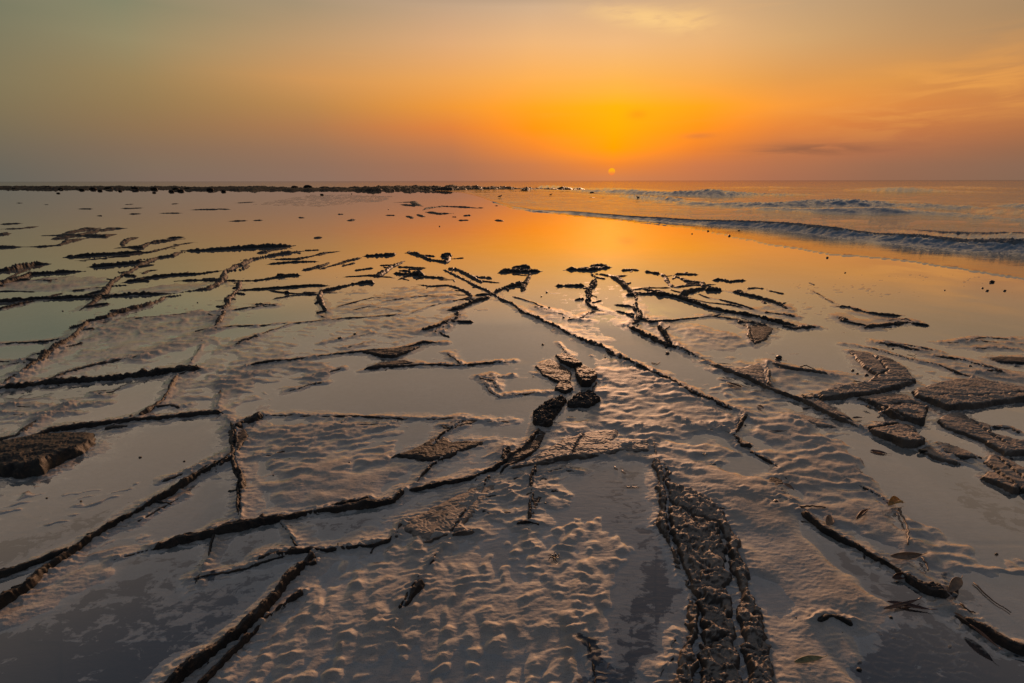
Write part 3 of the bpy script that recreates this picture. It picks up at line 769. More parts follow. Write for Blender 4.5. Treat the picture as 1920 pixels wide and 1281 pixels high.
# the detail of a height field follows its distance: scale of the noise grows with it
def rock_field(r, x, y):
    """height of one rock over points of the beach (negative outside it), and distance to it"""
    z = np.full(x.shape, -0.05); near = np.full(x.shape, 9.0)
    rg = r['rough']
    X_, Y_, Z_, N_ = x, y, z, near
    for k, (pts, w, h) in enumerate(r['_l'] + r['_s']):
        s = r['_seed'] + k
        mm = (X_ > pts[:, 0].min() - 5 * w) & (X_ < pts[:, 0].max() + 5 * w) & (Y_ > pts[:, 1].min() - 5 * w) & (Y_ < pts[:, 1].max() + 5 * w)
        if not mm.any():
            continue
        x, y, z, near = X_[mm], Y_[mm], Z_[mm], N_[mm]
        g_ = max(.011, .22 * w)                                   # grain of the broken rock
        def wv(q):
            far_ = .7 if w < .03 else 1.9
            return w * (0.6 * noise(x / (8 * w), y / (8 * w), q) + 0.22 * noise(x / (2.2 * w), y / (2.2 * w), q + 2)) + 0.30 * far_ * g_ * noise(x / (1.6 * g_), y / g_, q + 3)
        wx, wy = x + wv(s), y + wv(s + 4)
        d, p = dist_line(wx, wy, pts)
        tot = np.hypot(*(pts[1:] - pts[:-1]).T).sum()
        al = p * tot                                              # distance along the ridge
        vary = 1 + 0.60 * line_noise(al / (14 * w), s + 8) + 0.30 * line_noise(al / (4 * w), s + 9)
        ends = 0.25 + 0.75 * sstep(0, r['taper'], p) * sstep(0, r['taper'], 1 - p)
        ww = (0.60 if w < .03 else .66) * w * np.clip(vary, .45, 1.6) * (0.45 + 0.55 * ends)
        t = d / ww
        prof = np.where(t < 1, np.clip((1 - t) / 0.6, 0, 1) ** 0.85, -(t - 1) * 0.7)
        hh = (0.86 if w < .03 else .78) * h * np.clip(0.4 + 0.6 * vary, .4, 1.35) * ends
        body = np.clip(prof + .25, 0, 1)
        lam_ = ridged(al / (7 * g_) + .31 * d / g_ + s * .37, d / (1.6 * g_) + .43 * al / (7 * g_) + s * .71, 3, s + 20)      # beds run along the ridge
        rr = (0.09 if w < .03 else .15) * hh * rg * body * lam_ + (0.06 if w < .03 else .10) * hh * rg * body * fbm(x / (1.1 * g_), y / (.8 * g_), 3, s + 24)
        gap = sstep(-.75, -.35, line_noise(al / (9 * w), s + 31) + .5 * line_noise(al / (2.3 * w), s + 33)) if w > .03 else 1.0
        zz = hh * prof * (.6 + .4 * gap) * (1 + (.20 if w < .03 else .5) * noise(al / (2.9 * g_) + .4 * d / g_, d / (3 * g_) + .61 * al / (2.9 * g_) + .37, s + 27))
        z = np.maximum(z, zz + rr - 0.004)
        near = np.minimum(near, d - ww)
        Z_[mm] = z; N_[mm] = near
    x, y, z, near = X_, Y_, Z_, N_
    for k, (pts, h, e) in enumerate(r['_p']):
        s = r['_seed'] + 40 + k
        wa, wb = (.5, .35) if rg > 1.45 else (.28, .16)
        wx = x + e * (wa * noise(x / (3 * e), y / (3 * e), s) + wb * noise(x / (.7 * e), y / (.7 * e), s + 2))
        wy = y + e * (wa * noise(x / (3 * e), y / (3 * e), s + 4) + wb * noise(x / (.7 * e), y / (.7 * e), s + 6))
        d = sdf_poly(wx, wy, pts)
        t = d / e
        prof = np.where(t > 0, np.clip(t * (1.6 if rg > 1.45 else 2.2), 0, 1) ** 0.6, t * 0.8)
        lay = fbm(x * 9, y * 13, 3, s + 8)
        cov = np.clip(prof + .2, 0, 1)
        if rg > 1.45:                                               # broken, rugged stone
            ter = 0.5 + 0.5 * np.tanh(5 * np.sin(lay * 7 + y * 18))
            zz = 0.72 * h * prof * (0.72 + 0.26 * lay + 0.30 * ter)
            rr = h * .16 * rg * cov * ridged((x + .03 * noise(x / .05, y / .05, s)) / .06 + .5 * y / .05, (y + .02 * noise(x / .04, y / .04, s + 1)) / .034 - .3 * x / .05, 5, s + 12, .62)
            rr = rr + h * 0.05 * rg * cov * fbm(x / .012, y / .010, 3, s + 15)
        else:                                                       # planed slab: thin beds, a film of sand in its hollows
            bed = (lay * 2.6 + y * 9 + x * 3.5)
            st_ = bed - np.floor(bed)
            step = sstep(.0, .12, st_) * (1 - st_) * 1.2
            yn = (y - pts[:, 1].min()) / (pts[:, 1].max() - pts[:, 1].min())
            zz = np.clip(1.45 - .95 * yn, .45, 1.45) * h * prof * (0.82 + 0.16 * lay + 0.13 * step)
            rr = h * .022 * rg * cov * ridged(x / .09 + .45 * y / .06, y / .017 - .2 * x / .06, 4, s + 12)
            rr = rr + .0003 * rg * cov * fbm(x / .008, y / .006, 3, s + 15)
        z = np.maximum(z, np.where(prof > 0, zz + rr, h * prof) - 0.003)
        near = np.minimum(near, -d)
    for k, (pts, w, dep) in enumerate(r['_g']):
        s = r['_seed'] + 80 + k
        wx = x + 1.6 * w * noise(x / (4 * w), y / (4 * w), s) + .006 * noise(x / .03, y / .03, s + 3)
        wy = y + 1.6 * w * noise(x / (4 * w), y / (4 * w), s + 5) + .006 * noise(x / .03, y / .03, s + 7)
        d, _ = dist_line(wx, wy, pts)
        z = z - dep * np.exp(-(d / w) ** 2)
    return z, near

for i, r in enumerate(ROCKS):
    r['_seed'] = 100 + i * 7
    r['_l'] = [(gp(p), w, h) for p, w, h in r['lines']]
    r['_s'] = []
    if r['name'] in ('rock_ridge', 'rock_slab', 'rock_outcrop') and not (r['group'] or '').startswith('thin'):
        rs_ = np.random.RandomState(900 + i)                      # side fractures breaking away from the main edge
        for pts, w, h in r['_l']:
            seg = np.hypot(*(pts[1:] - pts[:-1]).T); tot = seg.sum()
            if tot < .3 or w > .06:
                continue
            at = .05 + rs_.rand() * 4 * w
            while at < tot - .04:
                c = np.cumsum(np.concatenate([[0], seg])); k = min(np.searchsorted(c, at) - 1, len(seg) - 1); k = max(k, 0)
                f = (at - c[k]) / seg[k]
                q0 = pts[k] * (1 - f) + pts[k + 1] * f
                d_ = (pts[k + 1] - pts[k]) / seg[k]
                a_ = math.radians(rs_.uniform(28, 75)) * rs_.choice([-1, 1])
                if rs_.rand() < .5:
                    d_ = -d_
                e_ = np.array([d_[0] * math.cos(a_) - d_[1] * math.sin(a_), d_[0] * math.sin(a_) + d_[1] * math.cos(a_)])
                ln = w * (rs_.uniform(2.2, 6.0) if w > .03 else rs_.uniform(1.4, 3.4))
                mid = q0 + e_ * ln * .5 + np.array([-e_[1], e_[0]]) * ln * rs_.uniform(-.15, .15)
                r['_s'].append((np.array([q0, mid, q0 + e_ * ln]), max(.006, w * rs_.uniform(.35, .6)), h * (rs_.uniform(.4, .7) if w > .03 else rs_.uniform(.22, .42))))
                at += w * rs_.uniform(5, 13)
    r['_p'] = [(gp(p), h, e) for p, h, e in (r['polys'] or ())]
    r['_g'] = [(gp(p), w, d) for p, w, d in r['grooves']]
    al = np.vstack([np.array(p, float) for p, *_ in list(r['lines']) + list(r['polys'] or ())])
    mw = max([w for _, w, _ in r['lines']] + [e for _, _, e in r['polys']])
    yb = al[:, 1].max()
    gx, gy = ground(np.array([960.0]), np.array([yb])); sc = F / math.hypot(float(gy[0]), CAM_H)
    r['_mpx'] = mw * sc
    r['_box'] = (al[:, 0].min() - 2.6 * mw * sc - 4, al[:, 0].max() + 2.6 * mw * sc + 4, max(al[:, 1].min() - 1.6 * mw * sc - 4, 352), al[:, 1].max() + 2.2 * mw * sc + 4)

for r in ROCKS:
    if r['label'] == FARL or r['label'].startswith('slender dark crack edge'):
        far_ = r['label'] == FARL
        g = r['_l'][0][0]
        ln = float(np.hypot(*(g[-1] - g[0])))
        best = min(((float(dist_line(g[:1, 0], g[:1, 1], p)[0][0]), o['label']) for o in ROCKS if o['name'] == 'rock_ridge' and not (o['group'] or '').startswith('thin') for p, *_ in o['_l']))
        wd = best[1].replace(', ', ' ').split()[:10]
        while wd[-1] in ('a', 'the', 'of', 'with', 'and', 'in', 'on', 'to', 'its', 'at', 'by', 'from', 'into', 'round', 'like', 'an', 'over'):
            wd = wd[:-1]
        r['label'] = (('long' if ln > .9 else 'short') + ' low strand seaward of the ' if far_ else 'slender dark crack edge beside the ') + ' '.join(wd)
MATS = {None: M_RIDGE, 's': M_ROCK, 'd': M_DARK, 'm': M_DARK}
def build_rocks():
    for r in ROCKS:
        x0, x1, y0, y1 = r['_box']
        st = 1.7 if y1 - y0 > 60 else 1.3
        if y1 < 460:
            st = 0.9
        mw = min([w for _, w, _ in r['lines']] + [e for _, _, e in r['polys']])
        yt = min(max(y0, 360.0), y1)
        g0 = ground(np.array([960.0, 960.0]), np.array([yt, yt + 1.0]))[1]
        sy = float(np.clip(.30 * mw / abs(g0[0] - g0[1]), .10, st * .8))
        sy = max(sy, (y1 - y0) / 420)
        px = np.arange(x0, x1, st); py = np.arange(y0, y1, sy)
        PX, PY = np.meshgrid(px, py)
        X, Y = ground(PX, PY)
        Z, _ = rock_field(r, X, Y)
        keep = Z > -0.012
        if not keep.any():
            print('EMPTY', r['label']); continue
        Z = np.maximum(Z, -0.03)
        o = grid_object(r['name'], X, Y, Z, MATS[r['mat'] or ('s' if r['name'] == 'rock_slab' else None)], keep)
        cat = {'rock_ridge': 'rock ridge', 'rock_outcrop': 'rock', 'rock_slab': 'rock slab', 'boulder': 'boulder', 'rock_strand': 'rock', 'rock_chip': 'rock'}[r['name']]
        tag(o, r['label'], cat, r['group'] or ('traced rock ridges of the wave-cut platform' if r['name'] == 'rock_ridge' else 'rock slabs and outcrops of the platform'))
        yield o

# ------------------------------------------------------------------ the beach: sand, silt and stone bed
# regions: outline, level above water (m), ripple height, ripple length, crest heading (deg), kind
REG = [
 ([(450,800),(640,790),(770,795),(740,850),(725,868),(640,880),(560,890),(470,880),(455,860)], .004,.007,.055, 12),
 ([(458,880),(560,890),(660,875),(735,880),(757,893),(740,912),(690,935),(600,958),(480,980),(460,960)], .010,.005,.16, 15),
 ([(590,1050),(700,1032),(770,1018),(900,1012),(1000,985),(1130,968),(1185,1045),(1140,1105),(1130,1180),(1090,1240),(1080,1700),(200,1700),(430,1235),(520,1165)], .0056,.0095,.054, 8),
 ([(1120,690),(1180,690),(1260,722),(1350,765),(1390,795),(1350,812),(1220,832),(1160,802),(1060,812),(1000,862),(1040,800),(1122,760)], .008,.0034,.055, 10),
 ([(1400,785),(1500,785),(1590,850),(1625,885),(1660,930),(1720,1040),(1790,1100),(1700,1068),(1560,985),(1500,945),(1450,880)], .010,.0042,.070, 14),
 ([(1228,890),(1330,880),(1450,900),(1500,960),(1560,1012),(1640,1120),(1668,1185),(1640,1290),(1600,1700),(1400,1700),(1430,1180),(1380,1000),(1300,915)], .012,.003,.12, 10),
 ([(1690,960),(1780,1000),(1830,1046),(1870,1056),(2100,1020),(2100,1080),(1840,1080),(1770,1104),(1712,1050)], .010,.005,.06, 6),
 ([(-60,930),(100,915),(180,915),(262,900),(232,945),(120,985),(-60,1030)], -.001,.008,.050, 18),
 ([(150,1060),(200,1012),(280,990),(320,980),(215,1066),(110,1155),(-40,1200),(-40,1165)], .003,.006,.07, 30),
 ([(200,602),(330,590),(420,580),(402,640),(255,678),(112,684),(150,642)], .005,.005,.07, 8),
 ([(420,700),(520,668),(650,690),(600,722),(540,742),(430,772),(418,740)], .002,.008,.075, -14),
 ([(390,640),(620,602),(800,592),(850,582),(805,640),(640,662),(480,684),(400,700)], -.001,.0065,.085, -16),
 ([(620,548),(760,535),(862,543),(880,568),(780,590),(620,592)], -.001,.006,.12, 4),
 ([(945,568),(1050,578),(1112,600),(1160,660),(1260,705),(1110,655),(1035,625)], .002,.005,.075, 10),
 ([(1100,660),(1200,690),(1290,730),(1360,765),(1200,740),(1120,705)], .003,.004,.06, 12),
 ([(1340,690),(1420,705),(1500,765),(1600,835),(1560,862),(1450,805),(1350,752)], .001,.006,.07, 12),
 ([(30,527),(150,516),(210,521),(190,546),(-60,548)], .006,.003,.3, 2),
 ([(215,548),(330,532),(412,528),(330,549),(222,556)], .005,.002,.3, 2),
 ([(1550,586),(1600,582),(1720,602),(1680,617),(1620,617),(1560,597)], .005,.003,.3, 2),
 ([(880,955),(980,885),(1060,895),(1065,950),(1000,985),(900,985)], .001,.006,.05, 8),
 ([(1590,650),(1650,646),(1750,662),(2100,700),(2100,770),(1800,700),(1700,672)], .002,.006,.20, 6),
 ([(1730,645),(2100,630),(2100,665),(1830,660)], .003,.005,.25, 4),
 ([(400,700),(430,690),(480,690),(430,775),(400,770),(340,780),(310,760),(330,715)], .001,.007,.07, 5),
 ([(0,640),(130,640),(420,560),(420,600),(330,590),(150,650)], -.004,.004,.1, 5),
 ([(40,745),(200,730),(260,745),(120,790),(-60,800),(-60,760)], -.002,.006,.06, 10),
 ([(1240,608),(1310,600),(1400,640),(1380,680),(1330,680),(1270,650)], .002,.004,.10, 6),
 ([(1300,690),(1380,680),(1450,690),(1500,700),(1460,740),(1400,705)], .004,.003,.10, 6),
 ([(1450,690),(1580,700),(1640,690),(1610,740),(1510,745),(1460,735)], .003,.003,.1, 10),
 ([(1160,842),(1230,830),(1380,830),(1400,850),(1330,872),(1250,880),(1170,860)], .008,.004,.08, 8),
 ([(1740,825),(1800,835),(1840,870),(1780,862)], .003,.005,.05, 10),
 ([(1480,560),(1420,560),(1380,600),(1420,640),(1540,625)], -.003,.004,.16, 4),
]
# far bank of dry-ish sand
REG += [([(548,371),(580,366),(620,365),(740,368),(720,378),(600,388),(470,384)], .012,.006,1.2, 0)]
# where the pool floor is bare stone rather than silt: outline, amount
BARE = [
 ([(-100,1130),(200,1080),(360,1030),(520,1060),(560,1060),(470,1170),(380,1240),(280,1700),(-400,1700)], .78),
 ([(150,1050),(300,1020),(400,1000),(400,1060),(330,1120),(150,1120)], .5),
 ([(480,985),(620,965),(740,950),(745,1000),(600,1035),(540,1040),(400,1060)], .72),
 ([(700,1130),(800,1060),(815,1075),(760,1190),(710,1200)], 1.0),
 ([(1030,870),(1225,850),(1240,980),(1295,1100),(1280,1210),(1240,1700),(1080,1700),(1100,1240),(1150,1120),(1190,1050),(1130,950)], .70),
 ([(1215,980),(1260,1060),(1295,1110),(1285,1200),(1250,1180),(1180,1080)], .9),
 ([(1520,985),(1680,1075),(1760,1120),(1860,1180),(2100,1280),(2100,1700),(1600,1700),(1640,1200),(1660,1150),(1560,1050)], .84),
 ([(1780,880),(1925,930),(2100,960),(2100,1020),(1900,1010),(1760,940)], .55),
 ([(120,950),(260,905),(420,880),(330,930),(180,1000),(-60,1090),(-60,1050)], .62),
 ([(860,880),(950,880),(900,900),(780,930),(700,945),(740,900),(830,860)], .5),
 ([(1220,868),(1330,880),(1290,900),(1220,890)], .6),
 ([(735,865),(830,850),(790,895),(740,900)], .5),
 ([(560,1130),(620,1180),(480,1280),(420,1260)], .3),
]

# floors of rough bare stone that just break the water
STONE = [[(1640,1190),(1700,1165),(1790,1185),(1880,1270),(1900,1420),(1590,1420),(1615,1260)],
         [(1080,1175),(1115,1185),(1150,1255),(1250,1280),(1240,1420),(1050,1420)],
         [(1760,1060),(1830,1110),(1870,1150),(1830,1160),(1780,1130)],
         [(362,1085),(392,1075),(388,1105),(370,1115)]]

def ripples(x, y, lam, ang, seed, long=1.25):
    c, s = math.cos(math.radians(ang)), math.sin(math.radians(ang))
    u = x * c + y * s; v = -x * s + y * c
    v = v + 0.55 * lam * fbm(u / (2.3 * lam), v / (2.6 * lam), 3, seed) + 0.9 * lam * noise(u / (9 * lam), v / (9 * lam), seed + 5)
    p = v / lam
    row = np.floor(p); f = p - row
    prof = np.where(f < .60, 0.5 * (f / .60) ** 1.2 + 0.5 * np.sin(np.pi / 2 * f / .60) ** 1.6, 0.5 * np.clip(1 - (f - .60) / .40, 0, 1) ** 1.1 + 0.5 * np.cos(np.pi / 2 * (f - .60) / .40) ** 1.4)
    lobe = noise(u / (long * lam) + row * 5.37, row * 3.13, seed + 9)
    lobe2 = noise(u / (0.7 * lam) + row * 2.91, row * 1.7, seed + 12)
    a = np.clip(0.66 + 1.05 * lobe + 0.40 * lobe2, 0.0, 1.3)
    return prof * a

# pools that stay clear and still: outline
STILL = [
 [(500,745),(620,700),(720,690),(890,692),(930,745),(900,775),(700,778),(520,775)],
 [(0,570),(140,580),(160,590),(120,628),(-80,640),(-80,590)],
 [(-60,645),(100,650),(60,680),(-60,690)],
 [(120,640),(130,660),(60,700),(200,680),(110,690)],
 [(200,745),(320,715),(280,760),(120,800),(100,790)],
 [(190,800),(420,785),(430,840),(380,890),(250,960),(130,1000),(60,900),(190,850)],
 [(1030,870),(1225,850),(1240,980),(1130,960),(1060,950)],
 [(860,640),(1040,650),(1000,680),(880,680)],
 [(870,585),(960,585),(1040,630),(1040,650),(860,640),(850,610)],
 [(1600,860),(1720,850),(1925,930),(1925,1030),(1790,990),(1680,930)],
 [(1330,665),(1420,660),(1580,660),(1600,640),(1560,620),(1440,640)],
 [(1215,560),(1280,565),(1330,590),(1230,600),(1205,580)],
 [(1120,600),(1170,610),(1230,650),(1300,680),(1250,690),(1150,640)],
 [(1720,640),(1720,720),(1600,640),(1560,560),(1925,560),(1925,620)],
 [(1700,745),(1760,780),(1750,820),(1900,860),(1840,860),(1720,800)],
 [(1800,780),(1925,760),(1925,800),(1860,800)],
 [(1340,850),(1440,850),(1440,890),(1250,880)],
]
GZ = {}
def beach_height(px_, py_, x, y, rocks=True):
    z = -0.0075 + 0.0022 * fbm(x * 1.4, y * 1.4, 3, 3) + 0.0012 * fbm(x * 7, y * 7, 3, 8)
    far = sstep(5.0, 14.0, y)
    # faint ripples that just break the film of water
    still = np.zeros(x.shape)
    for pts in STILL:
        a = np.array(pts, float)
        m = (px_ > a[:, 0].min() - 60) & (px_ < a[:, 0].max() + 60) & (py_ > a[:, 1].min() - 40) & (py_ < a[:, 1].max() + 40)
        xs, ys = x[m], y[m]
        d = sdf_poly(xs + .06 * fbm(xs * 5, ys * 5, 2, 26), ys + .06 * fbm(xs * 5, ys * 5, 2, 28), gp(pts))
        still[m] = np.maximum(still[m], sstep(-.06, .05, d))
    zone = sstep(1.25, 1.9, y) * sstep(8.2, 5.2, y) * (1 - .8 * still)
    pat = np.clip(.68 + .9 * fbm(x / .7, y / .9, 3, 17), 0, 1)
    z = z + zone * (0.0035 * pat + 0.0068 * pat * (ripples(x, y, .075, -8, 700) - .25) + .002 * pat * ripples(x, y, .03, 10, 720))
    z = z - 0.006 * far
    bare = np.full(x.shape, 0.10) + 0.10 * fbm(x * 1.1, y * 1.1, 2, 31)
    cover = np.zeros(x.shape)
    def window(pts, mar):
        a = np.array(pts, float)
        return (px_ > a[:, 0].min() - mar) & (px_ < a[:, 0].max() + mar) & (py_ > a[:, 1].min() - mar) & (py_ < a[:, 1].max() + mar)
    for i, (pts, lev, amp, lam, ang) in enumerate(REG):
        m = window(pts, 190)
        if not m.any():
            continue
        xs, ys = x[m], y[m]
        size = lam if lam < .2 else .1
        wx = xs + 0.9 * size * fbm(xs / (2.2 * size), ys / (2.2 * size), 3, 50 + i)
        wy = ys + 0.9 * size * fbm(xs / (2.2 * size), ys / (2.2 * size), 3, 70 + i)
        d = sdf_poly(wx, wy, gp(pts))
        f = sstep(-0.7 * size, 0.9 * size, d)
        rp = ripples(xs, ys, lam, ang, 200 + 11 * i, 2.4)
        if i == 2:                                           # ladder ripples: chains along the run-off, rungs across them
            fan = 0.9 * (xs + .05) * np.clip(1.25 - ys, -1, 1)
            pr = ripples(xs + fan * .25, ys, .078, 84, 611)
            pr2 = np.clip(.25 + .95 * pr, 0, 1.15)
            rp = 1.05 * pr2 * (.45 + .75 * ripples(xs, ys, .040, 7, 633)) + .15 * fbm(xs / .2, ys / .2, 2, 641)
        h = (0.0075 + lev) * (0.8 + 0.35 * fbm(xs / .3, ys / .3, 2, 90 + i)) + amp * (rp - 0.45)
        cur = z[m]
        z[m] = cur + f * h
        cover[m] = np.maximum(cover[m], f)
    for pts, amt in BARE:
        m = window(pts, 160)
        if not m.any():
            continue
        xs, ys = x[m], y[m]
        d = sdf_poly(xs + .05 * fbm(xs * 6, ys * 6, 3, 21), ys + .05 * fbm(xs * 6, ys * 6, 3, 23), gp(pts))
        bare[m] = np.maximum(bare[m], amt * sstep(-.05, .06, d))
    bare = bare * (1 - cover * 0.9)
    if rocks:
        for r in ROCKS:
            if r['name'] in ('rock_chip', 'rock_strand'):
                continue
            x0, x1, y0, y1 = r['_box']
            ex = 6 * r['_mpx'] + 25
            m = (px_ > x0 - ex) & (px_ < x1 + ex) & (py_ > y0 - ex) & (py_ < y1 + ex)
            if not m.any():
                continue
            xs, ys = x[m], y[m]
            near = np.full(xs.shape, 9.0)
            bank = np.zeros(xs.shape)
            for pts, w, h in r['_l']:
                wgl = .5 * w * noise(xs / .06, ys / .06, 77)
                d, _ = dist_line(xs, ys + wgl, pts); near = np.minimum(near, (d - w) / max(w, .012))
                e_ = .35 * w
                d2, _ = dist_line(xs - e_ * .2, ys + wgl - e_, pts)           # which side of the crest: the swash banks sand on the seaward one
                side = sstep(-.5, .5, (d - d2) / e_)
                reach = max(.035, 1.7 * w) * (0.7 + .6 * noise(xs / .13, ys / .13, 79))
                bank = np.maximum(bank, side * sstep(5.2, 2.6, ys) * np.clip(.62 * h, 0, .02) * np.exp(-np.clip(d / reach, 0, 9) ** 1.3))
            for pts, h, e in r['_p']:
                near = np.minimum(near, -sdf_poly(xs, ys, pts) / max(e, .012))
            feather = ripples(xs, ys, .022, 8, 400, 2.6) - .3
            skirt = np.clip(1.02 * np.exp(-np.clip(near, 0, 9) / 1.3) - .02, 0, 1)
            sc = sstep(6.5, 3.0, ys) * (0.55 + .25 * sstep(1.2, 3, ys))
            z[m] = np.maximum(z[m], z[m] * .4 + bank * (.75 + .5 * feather) - .001 * (bank < .0005)) if r['_l'] else z[m]
            z[m] += skirt * sc * (0.0060 + 0.0070 * feather + 0.005 * fbm(xs / .09, ys / .09, 2, 60))
    # grain-scale wrinkles on whatever stands out of the water
    wr = ripples(x, y, .014, 6, 500, 3.0) - .4
    z = z + (0.0011 * wr + .0004 * fbm(x / .009, y / .007, 2, 510)) * sstep(-.004, .004, z) * sstep(6, 2, y)
    bare = bare * sstep(.0005, -.0035, z)
    for pts in STONE:
        a = np.array(pts, float)
        m = (px_ > a[:, 0].min() - 90) & (px_ < a[:, 0].max() + 90) & (py_ > a[:, 1].min() - 90) & (py_ < a[:, 1].max() + 90)
        xs, ys = x[m], y[m]
        d = sdf_poly(xs + .05 * fbm(xs * 9, ys * 9, 3, 41), ys + .05 * fbm(xs * 9, ys * 9, 3, 43), gp(pts))
        f = sstep(-.03, .05, d)
        z[m] = z[m] * (1 - .5 * f) + f * (.0022 * ridged(xs / .05 + .4 * ys / .05, ys / .026, 5, 45, .6) + .0015 * fbm(xs / .2, ys / .2, 2, 47) - .0035)
        bare[m] = np.maximum(bare[m], f * (.80 + .25 * fbm(xs / .07, ys / .05, 2, 49)))
    return z, np.clip(bare, 0, 1)

def build_beach():
    st = 2.0
    px = np.concatenate([np.arange(-1200, -350, 10), np.arange(-350, 2271, st), np.arange(2280, 3150, 10)])
    py = np.concatenate([np.arange(2600, 1650, -14), np.arange(1650, 420, -st), np.arange(420, 360, -1.2)])
    PX, PY = np.meshgrid(px, py)
    X, Y = ground(PX, PY)
    Z, B = beach_height(PX, PY, X, Y)
    o = grid_object('tidal_flat', X, Y, Z, M_SAND, None, {'bare': B})
    o['kind'] = 'structure'
    # the seabed and beach that carry on under the sea and round the camera
    n = 60
    u = np.linspace(-1, 1, n); v = np.linspace(0, 1, n)
    U, V = np.meshgrid(np.sign(u) * np.abs(u) ** 2 * 1500, -60 + 1400 * v ** 2)
    o2 = grid_object('seabed', U, V, np.full(U.shape, -0.022), M_SAND, None, {'bare': np.full(U.shape, .1)})
    o2['kind'] = 'structure'
    # still water of the pools and the film on the flat
    xs = np.linspace(-160, 160, 41); ys = np.linspace(-30, 150, 37)
    Xw, Yw = np.meshgrid(xs, ys)
    o3 = grid_object('pool_water', Xw, Yw, np.zeros(Xw.shape), M_WATER)
    o3['kind'] = 'structure'

# ------------------------------------------------------------------ the sea
def curve_r(pts):
    g = gp(pts)
    u = g[:, 0] / g[:, 1]
    o = np.argsort(u)
    return u[o], g[o, 1]

SHORE = [(-900,350),(-250,351),(600,352),(860,361),(920,378),(960,392),(1060,404),(1150,413),(1260,424),(1330,436),(1385,447),(1440,460),(1500,467),(1560,479),(1640,485),(1690,489),(1800,506),(1925,528),(2100,562),(2300,610)]
# crest line, height m, front length, back length, foam
WAVES = [
 ([(925,380),(960,389),(1000,396),(1100,403),(1200,413),(1300,420),(1440,430),(1560,444),(1700,459),(1800,468),(1925,474),(2200,500)], [(925,.02),(1000,.035),(1200,.07),(1440,.10),(1560,.12),(1640,.09),(1720,.14),(1800,.12),(1925,.16),(2200,.18)], .20, 1.0, .8),
 ([(1640,432),(1760,446),(1925,458),(2200,482)], [(1640,0),(1760,.05),(1925,.11),(2200,.12)], .25, .8, .8),
 ([(1380,392),(1440,396),(1540,400),(1640,403),(1700,404),(1800,410),(1925,418),(2200,432)], [(1380,0),(1440,.10),(1540,.14),(1640,.20),(1700,.13),(1800,.13),(1900,.08),(2200,.08)], .35, 1.4, .35),
 ([(1200,379),(1300,386),(1440,391),(1540,389),(1640,391),(1700,392),(1800,396),(1925,401)], [(1200,0),(1300,.10),(1440,.16),(1520,.26),(1640,.26),(1680,.14),(1800,.11),(1860,.04),(1925,.03)], .5, 1.6, .45),
 ([(1800,400),(1860,404),(1925,407),(2200,415)], [(1800,.05),(1860,.12),(2200,.16)], .4, 1.4, .2),
 ([(1840,392),(1890,395),(1930,398),(2200,404)], [(1840,0),(1890,.16),(1930,.2),(2200,.2)], .5, 1.6, .1),
 ([(1000,357),(1100,361),(1180,364),(1240,367),(1300,369),(1345,371),(1440,368),(1560,366)], [(1000,.05),(1100,.16),(1240,.30),(1330,.45),(1360,.30),(1440,.18),(1560,0)], .9, 3.0, .5),
 ([(1020,361),(1100,366),(1180,372),(1250,379),(1330,384)], [(1020,.0),(1100,.08),(1180,.12),(1250,.15),(1330,.05)], .7, 2.0, .6),
 ([(940,352),(1020,354),(1100,357),(1200,359),(1320,361)], [(940,.2),(1040,.45),(1100,.3),(1200,.25),(1320,0)], 1.6, 5, .08),
 ([(1440,358),(1560,358),(1680,361),(1800,362),(1925,364)], [(1440,.18),(1560,.06),(1680,.42),(1800,.2),(1925,.05)], 1.6, 5, .1),
 ([(1250,353),(1400,354),(1600,354),(1800,355),(1925,356)], [(1250,.1),(1400,.3),(1600,.2),(1800,.35),(1925,.2)], 3, 8, .05),
]

